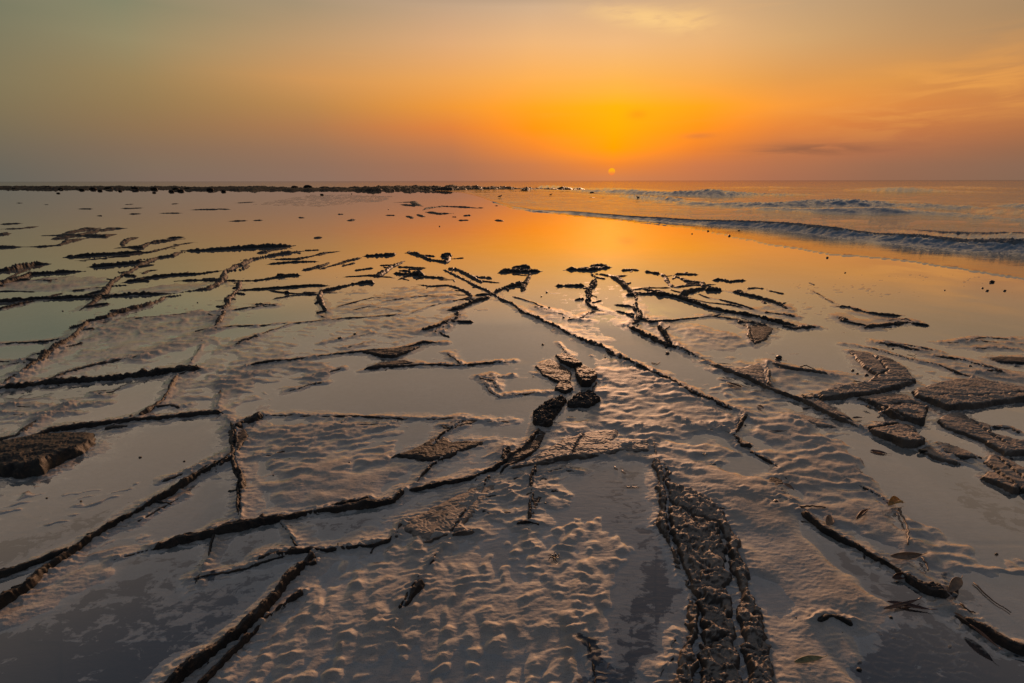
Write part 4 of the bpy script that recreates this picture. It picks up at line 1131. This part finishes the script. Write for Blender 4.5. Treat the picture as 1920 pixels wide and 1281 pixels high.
def build_sea():
    us = np.linspace(-1.5, 1.5, 980)
    near_r = np.linspace(0, 1, 300)
    # depression-angle spacing near, distance spacing far
    dep = np.concatenate([np.linspace(17.0, 3.6, 110), np.linspace(3.55, .9, 110), np.geomspace(.885, .0035, 50)])
    rs = CAM_H / np.tan(np.radians(dep))
    cols = [np.repeat(rs[:, None], len(us), 1)]
    for wi, (lo, hi, n) in ((0, (-.55, .9, 46)), (2, (-.7, .9, 22)), (3, (-1.0, 1.3, 26)), (6, (-2.2, 2.5, 16))):
        cu, cr = curve_r(WAVES[wi][0])
        C = np.interp(us, cu, cr)
        cols.append(C[None, :] + np.linspace(lo, hi, n)[:, None])
    Rr = np.sort(np.vstack(cols), 0)
    Rr = np.maximum(Rr, rs.min())
    U = np.repeat(us[None, :], Rr.shape[0], 0)
    X, Y = U * Rr, Rr
    su, sr = curve_r(SHORE)
    shore = np.interp(us, su, sr)[None, :]
    wob = 0.16 * fbm(X * 1.3, Y * 1.3, 3, 5) + .05 * noise(X * 9, Y * 9, 6)
    s = Y - shore * (1 + 0.0) + wob * np.clip(shore / 9.0, .6, 4)
    ins = s > 0
    lip = sstep(0, .06, s)
    Z = 0.006 * lip + 0.014 * (.6 + .8 * noise(X * 5, Y * 5, 8)) * np.exp(-((s - .04) / .035) ** 2) + 0.02 * sstep(.3, 4, s)
    # chop, no finer than the mesh can carry
    base_dr = np.interp(Rr, rs, np.abs(np.gradient(rs)))
    cell = np.maximum(base_dr, (us[1] - us[0]) * Rr)
    cellw = (us[1] - us[0]) * Rr
    deep = sstep(.5, 6, s)
    for lam, amp in ((.28, .014), (.7, .030), (1.7, .045), (5, .05), (14, .09)):
        fade = sstep(1.6, 4.0, lam / cell * 2.0)
        fade2 = np.clip(deep if lam < 2 else sstep(2, 18, s), 0.10 if lam < 1 else 0, 1)
        Z = Z + amp * fade * fade2 * (0.5 * noise(X / (1.6 * lam), Y / lam, 30) + .5 * ridged(X / (2.2 * lam), Y / (1.3 * lam), 2, 33) * .6)
    foam = 0.30 * np.exp(-(s / .07) ** 2) + 0.28 * sstep(60, 0, s) * sstep(0.0, .4, s) * (0.4 + 0.6 * noise(X * .7, Y * 1.1, 12))
    for k, (pts, hts, wf, wb, fo) in enumerate(WAVES):
        cu, cr = curve_r(pts)
        g = gp([(p, np.interp(p, [q[0] for q in pts], [q[1] for q in pts])) for p, _ in hts])
        hu = g[:, 0] / g[:, 1]
        H = np.interp(us, hu, [h for _, h in hts], left=0 if pts[0][0] > 0 else None, right=None if pts[-1][0] > 1950 else 0)[None, :]
        C = np.interp(us, cu, cr)[None, :]
        ww = 0.5 * wf * fbm(X / (1.8 * wb), Y / (4 * wb), 4, 300 + k) + .30 * wf * fbm(X / .5, Y / .4, 4, 310 + k)
        q = Y - C + ww
        m = 1 + 0.35 * fbm(X / (1.2 * wb), np.zeros_like(Y), 3, 330 + k)
        sh = np.where(q < 0, np.exp(-(q / wf) ** 2), np.exp(-np.clip(q / wb, 0, 9) ** 1.5))
        Z = Z + H * m * sh
        fz = np.exp(-((q - .15 * wb) / (1.3 * wf + .25 * wb)) ** 2) * np.clip(H / .06, 0, 1)
        tail = sstep(-.5 * wf, 0, q) * np.exp(-np.clip(q / (3.0 * wb), 0, 9))
        ff = fo * (0.75 * fz + .45 * tail)
        foam = np.maximum(foam, ff)
        res = sstep(1.0, 2.5, .16 / cellw * 2)
        Z = Z + res * ff * np.clip(H, 0, .25) * (0.26 * ridged(X / .17 + .5 * Y / .1, Y / .09, 4, 350 + k, .6) + .16 * fbm(X / .05, Y / .04, 2, 370 + k))
    far = sstep(200, 1500, Y)
    foam = np.clip(foam * (1 - far), 0, 1)
    Z = np.where(ins, np.maximum(Z, .0045), -0.01 + 0 * Z)
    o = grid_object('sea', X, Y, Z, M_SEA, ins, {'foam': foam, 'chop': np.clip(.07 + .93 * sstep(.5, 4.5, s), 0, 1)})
    o['kind'] = 'structure'

build_beach()
build_sea()
ROCK_OBJS = list(build_rocks())

# ------------------------------------------------------------------ far reef and boulders
def far_reef():
    segs = [
     ('long low reef of black rock lying between the calm flat and the open sea', [(-260,350),(120,350.2),(230,350),(420,351),(640,352),(700,351.5),(700,358),(560,359),(430,358.5),(300,357),(170,356),(0,356),(-260,356)], .38),
     ('tapering seaward end of the black reef reaching into the breaking swell', [(640,352),(860,350.5),(930,352),(1000,353.5),(1080,355.5),(1160,358.5),(1100,360),(1000,358.5),(900,358.5),(800,359.5),(640,358.5)], .5),
    ]
    for i, (lab, poly, h) in enumerate(segs):
        p = gp(poly)
        us = np.linspace((p[:, 0] / p[:, 1]).min(), (p[:, 0] / p[:, 1]).max(), 620)
        rs = np.geomspace(p[:, 1].min() * .97, p[:, 1].max() * 1.03, 90)
        U, R_ = np.meshgrid(us, rs)
        X, Y = U * R_, R_
        d = sdf_poly(X + 1.2 * fbm(X / 3, Y / 9, 3, 40 + i), Y + 4 * fbm(X / 3, Y / 9, 3, 44 + i), p)
        n = fbm(X / 1.7, Y / 4.5, 5, 48 + i, .6)
        band = sstep(0, 5, d)
        patch = fbm(X / 9, Y / 14, 2, 60 + i)
        Z = -0.12 + h * band * np.clip(.5 + .6 * n + .5 * patch, 0, 1.5)
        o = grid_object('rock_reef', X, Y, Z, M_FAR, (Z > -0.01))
        tag(o, lab, 'reef')
far_reef()

def lump_mesh(name, seed, sub=3, flat=.6):
    bm = bmesh.new()
    bmesh.ops.create_icosphere(bm, subdivisions=sub, radius=1.0)
    rs = np.random.RandomState(seed)
    off = rs.rand(3) * 20
    from mathutils import noise as mn
    for v in bm.verts:
        p = v.co.copy()
        q = p * 1.1 + Vector(off)
        d = 1 + .38 * mn.noise(q) + .16 * mn.noise(q * 2.6) + .08 * mn.noise(q * 6)
        v.co = p * d
        v.co.z *= flat
    me = bpy.data.meshes.new(name); bm.to_mesh(me); bm.free()
    for f in me.polygons:
        f.use_smooth = True
    return me

def place_lump(name, meshes, k, px, py, wpx, mat, label, cat, group, squash=(1, .7, .7), sink=.25, rot=None):
    x, y = ground(np.array([float(px)]), np.array([float(py)]))
    x, y = float(x[0]), float(y[0])
    sc = F / (math.cos(PITCH) * y + math.sin(PITCH) * CAM_H)
    r = wpx / sc / 2
    me = meshes[k % len(meshes)]
    o = bpy.data.objects.new(name, me)
    COL.objects.link(o)
    o.scale = (r * squash[0], r * squash[1], r * squash[2])
    o.location = (x, y + r * squash[1] * .6, r * squash[2] * (.6 - sink))
    o.rotation_euler = (0, 0, rot if rot is not None else random.uniform(-.4, .4))
    if not me.materials:
        me.materials.append(mat)
    tag(o, label, cat, group)
    return o

LUMPS_FAR = [lump_mesh('boulder', 30 + i, 2, .75) for i in range(4)]
for k, (px, py, w) in enumerate([(26,355,9),(68,354.5,12),(88,354,14),(112,355.5,9),(145,355,8),(151,357,9),(172,355.5,12),(186,358.5,8),(202,355,14),(218,355,10),(224,359,7),(250,355.5,15),(287,355.5,13),(288,362,6),
          (328,356,13),(320,360,10),(337,359,12),(352,356,13),(392,357,14),(418,360,9),(108,363,6),(551,353.5,14),(576,353.5,18),(603,366,7),(659,364,3)]):
    big = w > 13
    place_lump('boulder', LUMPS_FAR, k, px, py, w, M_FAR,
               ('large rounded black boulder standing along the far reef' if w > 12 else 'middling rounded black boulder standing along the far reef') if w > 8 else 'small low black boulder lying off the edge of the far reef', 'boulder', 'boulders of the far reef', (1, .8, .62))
# rocks awash in the shallow surf
for k, (px, py, w, lab) in enumerate([(1110,364,9,'small pointed black rock standing clear of the surf'),(1112,373.5,22,'low flat black rock awash in the surf'),(1131,374.5,7,'stubby black rock at the end of a flat surf-washed rock'),
          (1163,373,11,'flat dark rock lying among surf ripples near two gulls')]):
    place_lump('surf_rock', LUMPS_FAR, k + 1, px, py, w, M_FAR, lab, 'rock', 'rocks awash in the surf', (1, .6, .8 if w < 10 else .22))

# pebbles lying loose on sand and in pools
def beside(what, px, py):
    g = gp([(px, py)])[0]
    best = None
    for r in ROCKS:
        if r['name'] == 'rock_strand' or (r['group'] or '').startswith('thin'):
            continue
        d = min([float(dist_line(np.array([g[0]]), np.array([g[1]]), p)[0][0]) for p, *_ in r['_l'] + r['_p']])
        if best is None or d < best[0]:
            best = (d, r['label'])
    lab = best[1].replace(', ', ' ').split()
    cut = lab[:16 - len(what.split()) - 3]
    while cut[-1] in ('a', 'the', 'of', 'with', 'and', 'in', 'on', 'to', 'its', 'at', 'by', 'from', 'into', 'round', 'like', 'an', 'over'):
        cut = cut[:-1]
    return what + ' near the ' + ' '.join(cut)
LUMPS = [lump_mesh('pebble', 60 + i, 2, .62) for i in range(5)]
M_PEB = simple_mat('dark_pebble', (0.022, 0.019, 0.017), .45, .4, 30)
PEB = [(1030,578,5),(1057,596,5),(1025,549,4),(1015,557,3),(1068,596,3),(665,628,6),(637,637,9),(537,550,9),(1252,664,7),(1135,671,3),(1600,696,6),(1626,705,7),(1608,702,5),(1675,655,4),(1462,673,12),(1558,705,8),
       (1843,541,4),(1852,546,5),(1862,530,8),(1885,546,5),(1552,484,5),(1772,545,3),(1585,512,3),(1328,434,4),(1368,443,5),(1386,434,5),(1298,439,3),(370,568,3),(117,584,3),(240,599,2),(262,859,5),(87,935,4),(151,941,4),
       (378,640,4),(345,866,4),(543,862,4),(655,870,6),(512,892,3),(1145,694,3),(1305,770,3),(1398,799,4),(1023,946,6),(1289,917,3),(1302,948,3),(1455,946,14),(1455,1002,3),(1733,1019,3),(1510,1118,3),(1493,1160,4),(1494,1206,3),
       (1870,1041,6),(1497,1257,8),(1612,1258,8),(1580,1187,3),(1519,1273,3),(1618,1141,5),(1672,1160,6),(1432,986,3),(1838,861,8),(1898,862,6),(1915,927,6),(1820,688,6),(1848,690,9),(1000,707,3),(1018,647,5),(824,425,3),(728,393,2)]
for k, (px, py, w) in enumerate(PEB):
    place_lump('pebble', LUMPS, k, px, py, w, M_PEB, beside('tiny dark pebble' if w < 4 else ('small dark pebble' if w < 7 else 'dark stone'), px, py), 'pebble', 'loose dark pebbles', (1, .85, .9), .1)

# ------------------------------------------------------------------ leaves, twigs, shells
def leaf(p0, p1, ratio, curl, lift, mat, label, tilt=0.0, bend=.15, stem=.22, name='leaf', z0=.006, cup=.3):
    a = gp([p0, p1])
    A, B = Vector((a[0][0], a[0][1], 0)), Vector((a[1][0], a[1][1], 0))
    ax = B - A; Ln = ax.length; ax.normalize()
    sd_ = Vector((-ax.y, ax.x, 0))
    n, m = 22, 10
    bm = bmesh.new()
    rows = []
    rs = np.random.RandomState(int(p0[0] + p0[1]))
    ph = rs.rand() * 6
    for i in range(n + 1):
        t = i / n
        w = Ln * ratio * (math.sin(math.pi * t ** .85) ** .8) * .5 + Ln * .006
        row = []
        for j in range(m + 1):
            s = j / m * 2 - 1
            ang = s * curl
            if abs(curl) > .05:
                yy = math.sin(ang) / curl * w; zz = (1 - math.cos(ang)) / abs(curl) * w
            else:
                yy = s * w; zz = cup * w * s * s
            zz -= .10 * w * math.exp(-(s / .12) ** 2)                 # midrib fold
            zz += .05 * w * math.sin(9 * t + ph + 3 * s)
            base = A + ax * (t * Ln) + Vector((0, 0, z0 + lift * math.sin(math.pi * t) + bend * Ln * (t - .5) ** 2))
            ct, st_ = math.cos(tilt), math.sin(tilt)
            row.append(bm.verts.new(base + sd_ * (yy * ct - zz * st_) + Vector((0, 0, yy * st_ + zz * ct))))
        rows.append(row)
    for i in range(n):
        for j in range(m):
            bm.faces.new((rows[i][j], rows[i + 1][j], rows[i + 1][j + 1], rows[i][j + 1]))
    zmin = min(v.co.z for v in bm.verts)
    if zmin < .001:
        for v in bm.verts:
            v.co.z += .001 - zmin
    bmesh.ops.recalc_face_normals(bm, faces=bm.faces)
    r = bmesh.ops.solidify(bm, geom=bm.faces[:], thickness=max(.0006, Ln * .01))
    base = A.copy()
    me = bpy.data.meshes.new('blade')
    for v in bm.verts:
        v.co -= base
    bm.to_mesh(me); bm.free()
    for f in me.polygons:
        f.use_smooth = True
    me.materials.append(mat)
    root = bpy.data.objects.new(name, None); COL.objects.link(root); root.location = base
    root.empty_display_size = .01
    bo = bpy.data.objects.new('blade', me); COL.objects.link(bo); bo.parent = root
    # stalk
    e0 = ax * (Ln * .96) + Vector((0, 0, z0 + bend * Ln * .23 + max(0, .001 - zmin)))
    pts = [e0, e0 + ax * Ln * stem * .5 + Vector((0, 0, Ln * .02)), e0 + ax * Ln * stem + sd_ * Ln * .03 + Vector((0, 0, Ln * .02))]
    so_ = tube('stalk', pts, [Ln * .012, Ln * .009, Ln * .006], mat); so_.parent = root
    tag(root, label, 'leaf', 'dead leaves dropped on the rocks and sand')
    return root

def tube_mesh(pts, rad, sides=8):
    bm = bmesh.new(); rings = []
    n = len(pts)
    for i, p in enumerate(pts):
        d = (pts[min(i + 1, n - 1)] - pts[max(i - 1, 0)]).normalized()
        u = d.cross(Vector((0, 0, 1)))
        if u.length < .01:
            u = Vector((1, 0, 0))
        u.normalize(); v = u.cross(d).normalized()
        rings.append([bm.verts.new(p + (u * math.cos(a) + v * math.sin(a)) * rad[i] * (1 + .12 * math.sin(3 * a + i))) for a in [2 * math.pi * k / sides for k in range(sides)]])
    for i in range(n - 1):
        for k in range(sides):
            bm.faces.new((rings[i][k], rings[i][(k + 1) % sides], rings[i + 1][(k + 1) % sides], rings[i + 1][k]))
    bm.faces.new(rings[0][::-1]); bm.faces.new(rings[-1])
    bmesh.ops.recalc_face_normals(bm, faces=bm.faces)
    return bm

def tube(name, pts, rad, mat):
    bm = tube_mesh(pts, rad)
    me = bpy.data.meshes.new(name); bm.to_mesh(me); bm.free()
    for f in me.polygons:
        f.use_smooth = True
    me.materials.append(mat)
    o = bpy.data.objects.new(name, me); COL.objects.link(o)
    return o

M_LB = simple_mat('leaf_red_brown', (0.060, 0.022, 0.014), .4, .4, 60)
M_LT = simple_mat('leaf_tan', (0.19, 0.115, 0.072), .5, .35, 60)
M_LY = simple_mat('leaf_yellow', (0.42, 0.24, 0.070), .5, .3, 60)
M_LP = simple_mat('leaf_pinkish', (0.17, 0.105, 0.085), .45, .3, 40)
M_LG = simple_mat('leaf_olive', (0.20, 0.165, 0.075), .5, .3, 60)
M_TW = simple_mat('twig_bark', (0.060, 0.040, 0.028), .6, .4, 80)
M_TWL = simple_mat('root_bark', (0.15, 0.115, 0.090), .6, .4, 80)
M_SH = simple_mat('shell_pale', (0.46, 0.36, 0.28), .4, .25, 50)
M_WEED = simple_mat('seaweed_dark', (0.018, 0.016, 0.012), .35, .4, 50)

leaf((1631,846), (1664,852), .42, .5, 0, M_LB, 'dark reddish-brown leaf floating flat in the channel beside the slab tip', z0=.002, bend=.05, stem=.3)
leaf((1664,952), (1692,947), .75, 1.9, .008, M_LY, 'curled yellow leaf arched over a black hollow at the end of a crust', z0=.012, bend=-.2)
leaf((1667,1047), (1728,1044), .22, .9, .004, M_LT, 'long tan leaf lying on edge across the sand-capped ledge', tilt=1.0, z0=.006)
leaf((1775,1117), (1799,1092), .30, .8, .012, M_LT, 'pointed tan leaf leaning up from the tip of the sand-capped ledge', tilt=.5, z0=.012)
leaf((1671,1088), (1702,1084), .45, 1.4, .004, M_LB, 'crumpled red-brown leaf tucked under the side of the sand-capped ledge', tilt=.4)
leaf((1661,1131), (1742,1146), .12, .6, .004, M_LB, 'thin dark leaf lying slantwise in the dark channel below the ledge tip', tilt=.3, z0=.003)
leaf((1655,1147), (1718,1130), .08, .4, .002, M_LB, 'thinner dark leaf crossing another leaf in the dark channel', tilt=.2, z0=.007)
leaf((1487,1248), (1541,1239), .17, .8, .004, M_LG, 'narrow yellowish-olive leaf lying on smooth sand beside the rugged band', tilt=.4, z0=.012, bend=.05)
leaf((1548,992), (1556,974), .5, 1.0, .006, M_LT, 'small tan leaf propped upright on the sand behind the dark channel', tilt=.5, z0=.014)
leaf((1603,982), (1626,962), .35, 2.4, .004, M_LT, 'twisted curl of dry tan leaf on the sand near the yellow leaf', z0=.014)
leaf((1786,1154), (1812,1172), .25, .8, .004, M_LT, 'tan strip of leaf at the head of the leaf-draped ridge', tilt=.5, z0=.01)
leaf((1813,1183), (1868,1228), .30, .5, .002, M_LP, 'broad pinkish leaf draped down the side of a sand-backed ridge', tilt=-.9, z0=.022)
leaf((1391,729), (1361,719), .30, .9, .004, M_LB, 'small dark pointed leaf lying near the slab’s straight black edge', tilt=.3, stem=.5)
leaf((1467,912), (1488,925), .45, 1.0, .004, M_LT, 'small tan leaf on the rough patch at the top of the sand-capped ledge', z0=.012)
leaf((1440,813), (1470,811), .15, .7, .003, M_LB, 'slim dark leaf lying on rippled sand below the low sliver', z0=.006)
leaf((1597,787), (1617,786), .30, .9, .003, M_LB, 'little red-brown leaf in the hollow pool on the cracked slab', z0=.006)
leaf((1420,762), (1432,768), .55, 1.6, .003, M_LT, 'small curled tan leaf in the shallow film beyond the black elbow', z0=.004)
leaf((1345,684), (1372,686), .12, .5, .002, M_LB, 'tiny dark leaf at the start of the slab’s straight black edge', z0=.008)

def twig(pts, r, mat, label, z=.006, cat='twig', name='twig', arch=0.0, group='twigs and roots on the platform'):
    a = gp(pts)
    base = Vector((a[0][0], a[0][1], z))
    n = len(pts)
    P = []
    for i in range((n - 1) * 5 + 1):
        t = i / 5; k = min(int(t), n - 2); f = t - k
        q = a[k] * (1 - f) + a[k + 1] * f
        P.append(Vector((q[0], q[1], z + arch * math.sin(math.pi * i / ((n - 1) * 5)))) - base + Vector((r * .5 * math.sin(i * 1.7), r * .5 * math.cos(i * 2.3), 0)))
    rad = [r * (1 - .45 * i / len(P)) for i in range(len(P))]
    o = tube(name, P, rad, mat); o.location = base
    tag(o, label, cat, group)
    return o
twig([(1684,960),(1693,978),(1700,995),(1702,1012),(1700,1026)], .0040, M_TWL, 'pale bent root running from the yellow leaf down the sand', .012, 'root', 'root')
twig([(1727,1052),(1735,1062),(1738,1075)], .0035, M_TWL, 'short bent piece of root beyond the edge-on tan leaf', .012, 'root', 'root')
twig([(1500,956),(1520,954),(1547,957)], .0040, M_TW, 'brown stick lying level on sand by the weedy crust', .014)
twig([(1175,914),(1186,914),(1198,914)], .0022, M_SH, 'pale straw floating in the still grey pool below the reddish shelf', .002)
twig([(1152,877),(1158,880)], .0035, M_SH, 'pale shell splinter in the still grey pool, longer of two', .003, 'shell', 'shell_fragment')
twig([(1166,884),(1173,888)], .0030, M_SH, 'pale shell splinter in the still grey pool, shorter of two', .003, 'shell', 'shell_fragment')
twig([(1647,779),(1655,775),(1663,772)], .0050, M_SH, 'pale tubular shell leaning on the wedge slab', .014, 'shell', 'tube_shell')
twig([(1566,724),(1574,730),(1577,734)], .0016, M_TW, 'thin dark twig poking up from the cracked slab', .018, arch=.01)
twig([(1600,718),(1620,722),(1640,722)], .0040, M_TW, 'dark stick lying along the hollow pool on the cracked slab', .014)
twig([(1534,711),(1542,713),(1551,714)], .0030, M_LT, 'short tan stick in the hollow pool on the cracked slab', .004)
twig([(1825,1095),(1860,1128),(1895,1150)], .0022, M_TW, 'thin dark stem lying in the pool past the leaf-draped ridge', .004)
twig([(1800,1135),(1815,1148),(1828,1152)], .0030, M_TW, 'short dark stem at the head of the leaf-draped ridge', .006)
twig([(1850,697),(1868,699),(1884,703)], .0028, M_TW, 'small dark twig on the far bank of the channel', .014)
twig([(1700,668),(1712,671),(1718,666)], .0028, M_TW, 'forked-looking dark twig on the low sand-dusted ridge', .012)
twig([(1500,693),(1510,690),(1530,700)], .0045, M_TW, 'stout dark driftwood scrap on the ridge above the hollow pool', .02)
twig([(1222,681),(1232,684),(1238,679)], .0030, M_TW, 'bent tan twig in the shallow water beside the diagonal ridge', .004)
twig([(1310,673),(1322,678),(1335,678)], .0030, M_TW, 'dark twig bridging the gap before the slab’s straight black edge', .012)

# a block of sodden wood and a pale shell
def wedge(px, py, w, h, mat, label, name, cat):
    x, y = ground(np.array([float(px)]), np.array([float(py)]))
    bm = bmesh.new()
    bmesh.ops.create_cube(bm, size=1.0)
    bmesh.ops.scale(bm, vec=(w, w * .45, h), verts=bm.verts)
    bmesh.ops.bevel(bm, geom=bm.edges[:], offset=h * .18, segments=2, affect='EDGES')
    bmesh.ops.subdivide_edges(bm, edges=bm.edges[:], cuts=1)
    rs = np.random.RandomState(5)
    for v in bm.verts:
        v.co += Vector(rs.randn(3) * h * .03)
    me = bpy.data.meshes.new(name); bm.to_mesh(me); bm.free(); me.materials.append(mat)
    o = bpy.data.objects.new(name, me); COL.objects.link(o); o.location = (float(x[0]), float(y[0]), h * .5 + .004); o.rotation_euler = (.05, .04, .08)
    tag(o, label, cat)
wedge(1729, 850, .036, .016, M_WEED, 'black block of sodden wood at the end of the low strip of rock', 'wood_block', 'wood')

def weed(px, py, r, arms, label, z=.006, seed=1):
    x, y = ground(np.array([float(px)]), np.array([float(py)])); base = Vector((float(x[0]), float(y[0]), z))
    rs = np.random.RandomState(seed)
    me_all = bmesh.new()
    for k in range(arms):
        a = 2 * math.pi * k / arms + rs.rand() * .6
        ln = r * (.7 + .6 * rs.rand())
        pts = [Vector((math.cos(a + .15 * i) * ln * i / 5, math.sin(a + .15 * i) * ln * i / 5, r * .18 + r * .25 * math.sin(math.pi * i / 5 * (.6 + .5 * rs.rand())))) for i in range(6)]
        b = tube_mesh(pts, [r * .13, r * .12, r * .10, r * .08, r * .06, r * .03], 6)
        tmp = bpy.data.meshes.new('t'); b.to_mesh(tmp); b.free(); me_all.from_mesh(tmp); bpy.data.meshes.remove(tmp)
    me = bpy.data.meshes.new('seaweed'); me_all.to_mesh(me); me_all.free()
    for f in me.polygons:
        f.use_smooth = True
    me.materials.append(M_WEED)
    o = bpy.data.objects.new('seaweed', me); COL.objects.link(o); o.location = base
    tag(o, label, 'seaweed', 'scraps of dark seaweed')
weed(1626, 768, .017, 6, 'star-shaped scrap of dark seaweed in the film on the cracked slab', .010, 3)
weed(1505, 752, .022, 9, 'tangle of dark seaweed on the straight black edge of the cracked slab', .024, 4)
weed(1522, 750, .020, 9, 'bushy dark seaweed next to the tangle on the cracked slab', .026, 6)
weed(1460, 695, .014, 6, 'dark seaweed scrap caught on the seaward corner of the cracked slab', .02, 7)
weed(1040, 1052, .022, 8, 'spidery scrap of dark seaweed on the ripple bed by the seam’s black foot', .010, 9)
weed(1320, 856, .012, 5, 'tiny dark seaweed sprig standing on smooth sand above the rugged band', .010, 12)
SHL = [lump_mesh('shell', 90, 2, .7)]
place_lump('shell', SHL, 0, 1554, 774, 7, M_SH, 'small pale round shell on the near rim of the cracked slab', 'shell', None, (1, .9, .9), .0)

# ------------------------------------------------------------------ gulls
M_GULL = simple_mat('gull_plumage', (0.055, 0.050, 0.046), .7, .3, 20)
def gull_mesh():
    v = [(0, 0, .20), (-.09, 0, .185), (-.20, 0, .165), (-.27, 0, .16), (.08, 0, .225), (.115, 0, .275), (.145, 0, .305), (.185, 0, .300), (.225, 0, .292),
         (.01, .035, .12), (.0, .035, .06), (.01, .036, .008), (.05, .036, .006), (.01, -.035, .12), (.0, -.035, .06), (.01, -.036, .008), (.05, -.036, .006)]
    r = [.075, .070, .038, .014, .060, .034, .036, .014, .005, .018, .009, .008, .008, .018, .009, .008, .008]
    e = [(0, 1), (1, 2), (2, 3), (0, 4), (4, 5), (5, 6), (6, 7), (7, 8), (0, 9), (9, 10), (10, 11), (11, 12), (0, 13), (13, 14), (14, 15), (15, 16)]
    me = bpy.data.meshes.new('gull'); me.from_pydata(v, e, [])
    o = bpy.data.objects.new('gull', me); COL.objects.link(o)
    sk = o.modifiers.new('skin', 'SKIN')
    for i, q in enumerate(me.skin_vertices[0].data):
        q.radius = (r[i], r[i] * (1.0 if i < 9 else 1)); q.use_root = (i == 0)
    sk.use_smooth_shade = True
    ss = o.modifiers.new('sub', 'SUBSURF'); ss.levels = 1; ss.render_levels = 1
    dg = bpy.context.evaluated_depsgraph_get()
    m2 = bpy.data.meshes.new_from_object(o.evaluated_get(dg))
    bpy.data.objects.remove(o); m2.name = 'gull'
    m2.materials.clear(); m2.materials.append(M_GULL)
    return m2
GM = gull_mesh()
for px, py, s, rot, lab in ((938,372,.75,.15,'dark gull standing at the tip of the first curling wavelet'), (1033,368,.62,.1,'small dark gull wading in the shallows seaward of its neighbour'),
                            (1196,374.5,.70,2.8,'dark gull standing on the surf-washed reef, the farther from a flat rock'), (1222,374.5,.75,.3,'dark gull standing on the surf-washed reef beside the breaking wave')):
    x, y = ground(np.array([float(px)]), np.array([float(py)]))
    o = bpy.data.objects.new('gull', GM); COL.objects.link(o)
    o.location = (float(x[0]), float(y[0]), .0 if px < 1000 else .012); o.scale = (s, s, s); o.rotation_euler = (0, 0, rot)
    tag(o, lab, 'bird', 'gulls at the water’s edge')
